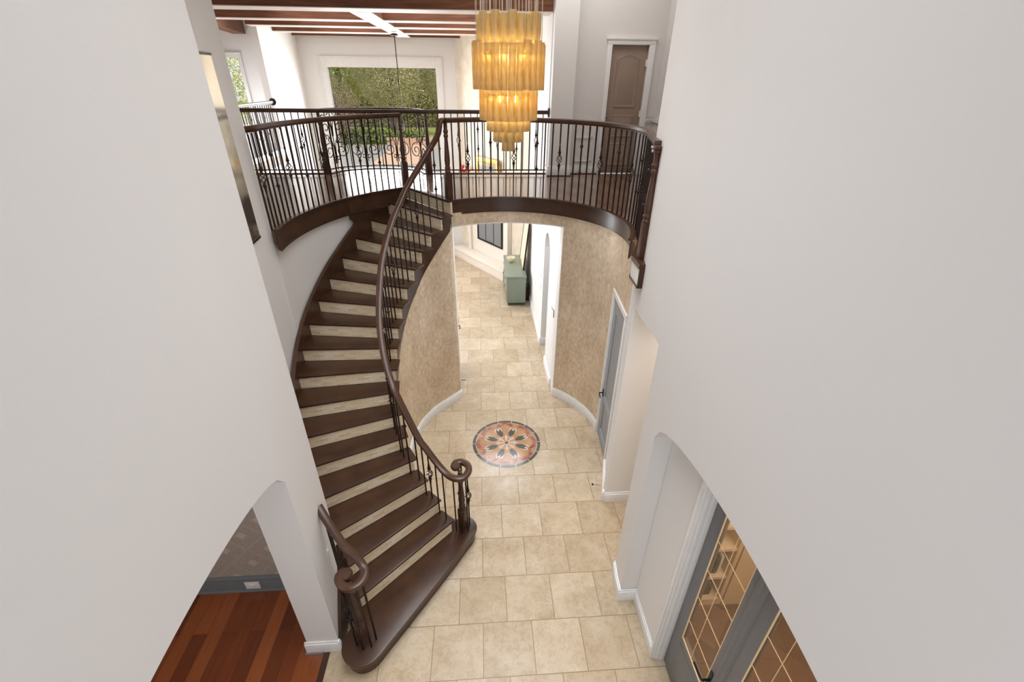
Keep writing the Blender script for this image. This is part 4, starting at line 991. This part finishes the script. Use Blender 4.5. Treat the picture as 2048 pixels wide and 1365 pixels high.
# ================================================================= OUTSIDE
struct(MB().box(-160,120,26,260,-1.2,-1.0).build('ground_lawn', M['grass'])); struct(MB().box(-160,120,40,88,-1.0,-.95).build('ground_road', M['asphalt'])); struct(MB().box(-15.5,-8,66,89,-.95,-.9).build('ground_brick_drive', M['brick']))
def foliage(cx,cy,cz,rx_,ry_,rz_,n,size,mat,name,parent):
    m_=MB()
    for i in range(n):
        while 1:
            p=[random.uniform(-1,1) for _ in range(3)]; d=sum(c*c for c in p)
            if d<1: break
        f=1-.35*random.random()*(d<.4); x,y,z=cx+p[0]*rx_*f,cy+p[1]*ry_*f,cz+p[2]*rz_*f
        a=random.uniform(0,2*PI); t=random.uniform(-1,1); s_=size*random.uniform(.6,1.3)
        ux,uy,uz=math.cos(a),math.sin(a),t*.6; vx,vy,vz=-math.sin(a)*t,math.cos(a)*t,1
        m_.add([(x-ux*s_-vx*s_*.5,y-uy*s_-vy*s_*.5,z-uz*s_-vz*s_*.5),(x+ux*s_-vx*s_*.5,y+uy*s_-vy*s_*.5,z+uz*s_-vz*s_*.5),(x+vx*s_*.9,y+vy*s_*.9,z+vz*s_*.9)],[(0,1,2)])
    return m_.build(name, mat, parent, smooth=False)
def tree(x,y,hh,R,mat,label,n=6000,size=.55):
    t=thing('tree',(x,y,-1),label,'tree','trees beyond the picture window' if 'dense' in label else None)
    MB().tube([(x,y,-1),(x+.3,y,hh*.35),(x,y+.4,hh*.8)],[.9,.7,.2],8).build('trunk', M['bark'], t)
    foliage(x,y,hh*.6,R,R,hh*.48,n,size,mat,'crown',t)
tree(-18,104,27,8,M['leaf'],'broad olive-green tree in the middle of the big window',80000,.11)
tree(-5,108,27,8,M['leaf'],'broad olive-green tree at the right side of the big window',70000,.11)
tree(-25.5,88,9.5,4.6,M['twig'],'bare brown-twigged tree low at the left of the big window',9000,.07)
tw=[o for o in C.objects if o.get('label','').startswith('bare brown')][0]; m_=MB()
for q in range(260):
    a=random.uniform(0,2*PI); b=random.uniform(.2,1.25); L_=random.uniform(2.2,5.0); z=random.uniform(.5,3.5)
    d=(math.cos(a)*math.cos(b),math.sin(a)*math.cos(b),math.sin(b)); p0=(-25.5+d[0]*.4,88+d[1]*.4,z)
    m_.tube([p0,(p0[0]+d[0]*L_*.5,p0[1]+d[1]*L_*.5,p0[2]+d[2]*L_*.5),(p0[0]+d[0]*L_,p0[1]+d[1]*L_,p0[2]+d[2]*L_*1.1)],[.06,.035,.012],4)
m_.build('branches', M['twig'], tw, smooth=False)
tree(-32,118,30,10,M['leaf2'],'bright yellow-green tree at the upper left of the big window',50000,.16)
tree(-20,150,34,22,M['leaf2'],'wide pale green tree filling the gap behind the two broad olive trees',12000,.42)
tree(-19,32,17,4.5,M['leaf2'],'leafy tree close outside the narrow gallery window',34000,.065)
sb=thing('shrubs',(-25,128,-1),'tall olive-green shrub bank at the back of the lawn under the trees','shrubs'); foliage(-22,128,4,34,4,7,50000,.18,M['leaf'],'leaves',sb); foliage(-22,130,3.5,34,1.2,6,16000,.32,M['hedge'],'inner_mass',sb)
hg=thing('hedge',(-22,92,-1),'clipped green hedge beyond the driveway outside the picture window','hedge'); foliage(-26,91,0,16,1.5,1.6,26000,.16,M['hedge'],'leaves',hg)
MB().box(-40,-12,90.5,91.5,-1,.8).build('inner_mass', M['hedge'], hg)
tag(MB().box(-17,-4,88.3,88.8,-1,.3).build('garden_wall', M['brick'], base=(-10,88.5,-1)),'low orange brick garden wall in front of the hedge outside','garden wall')
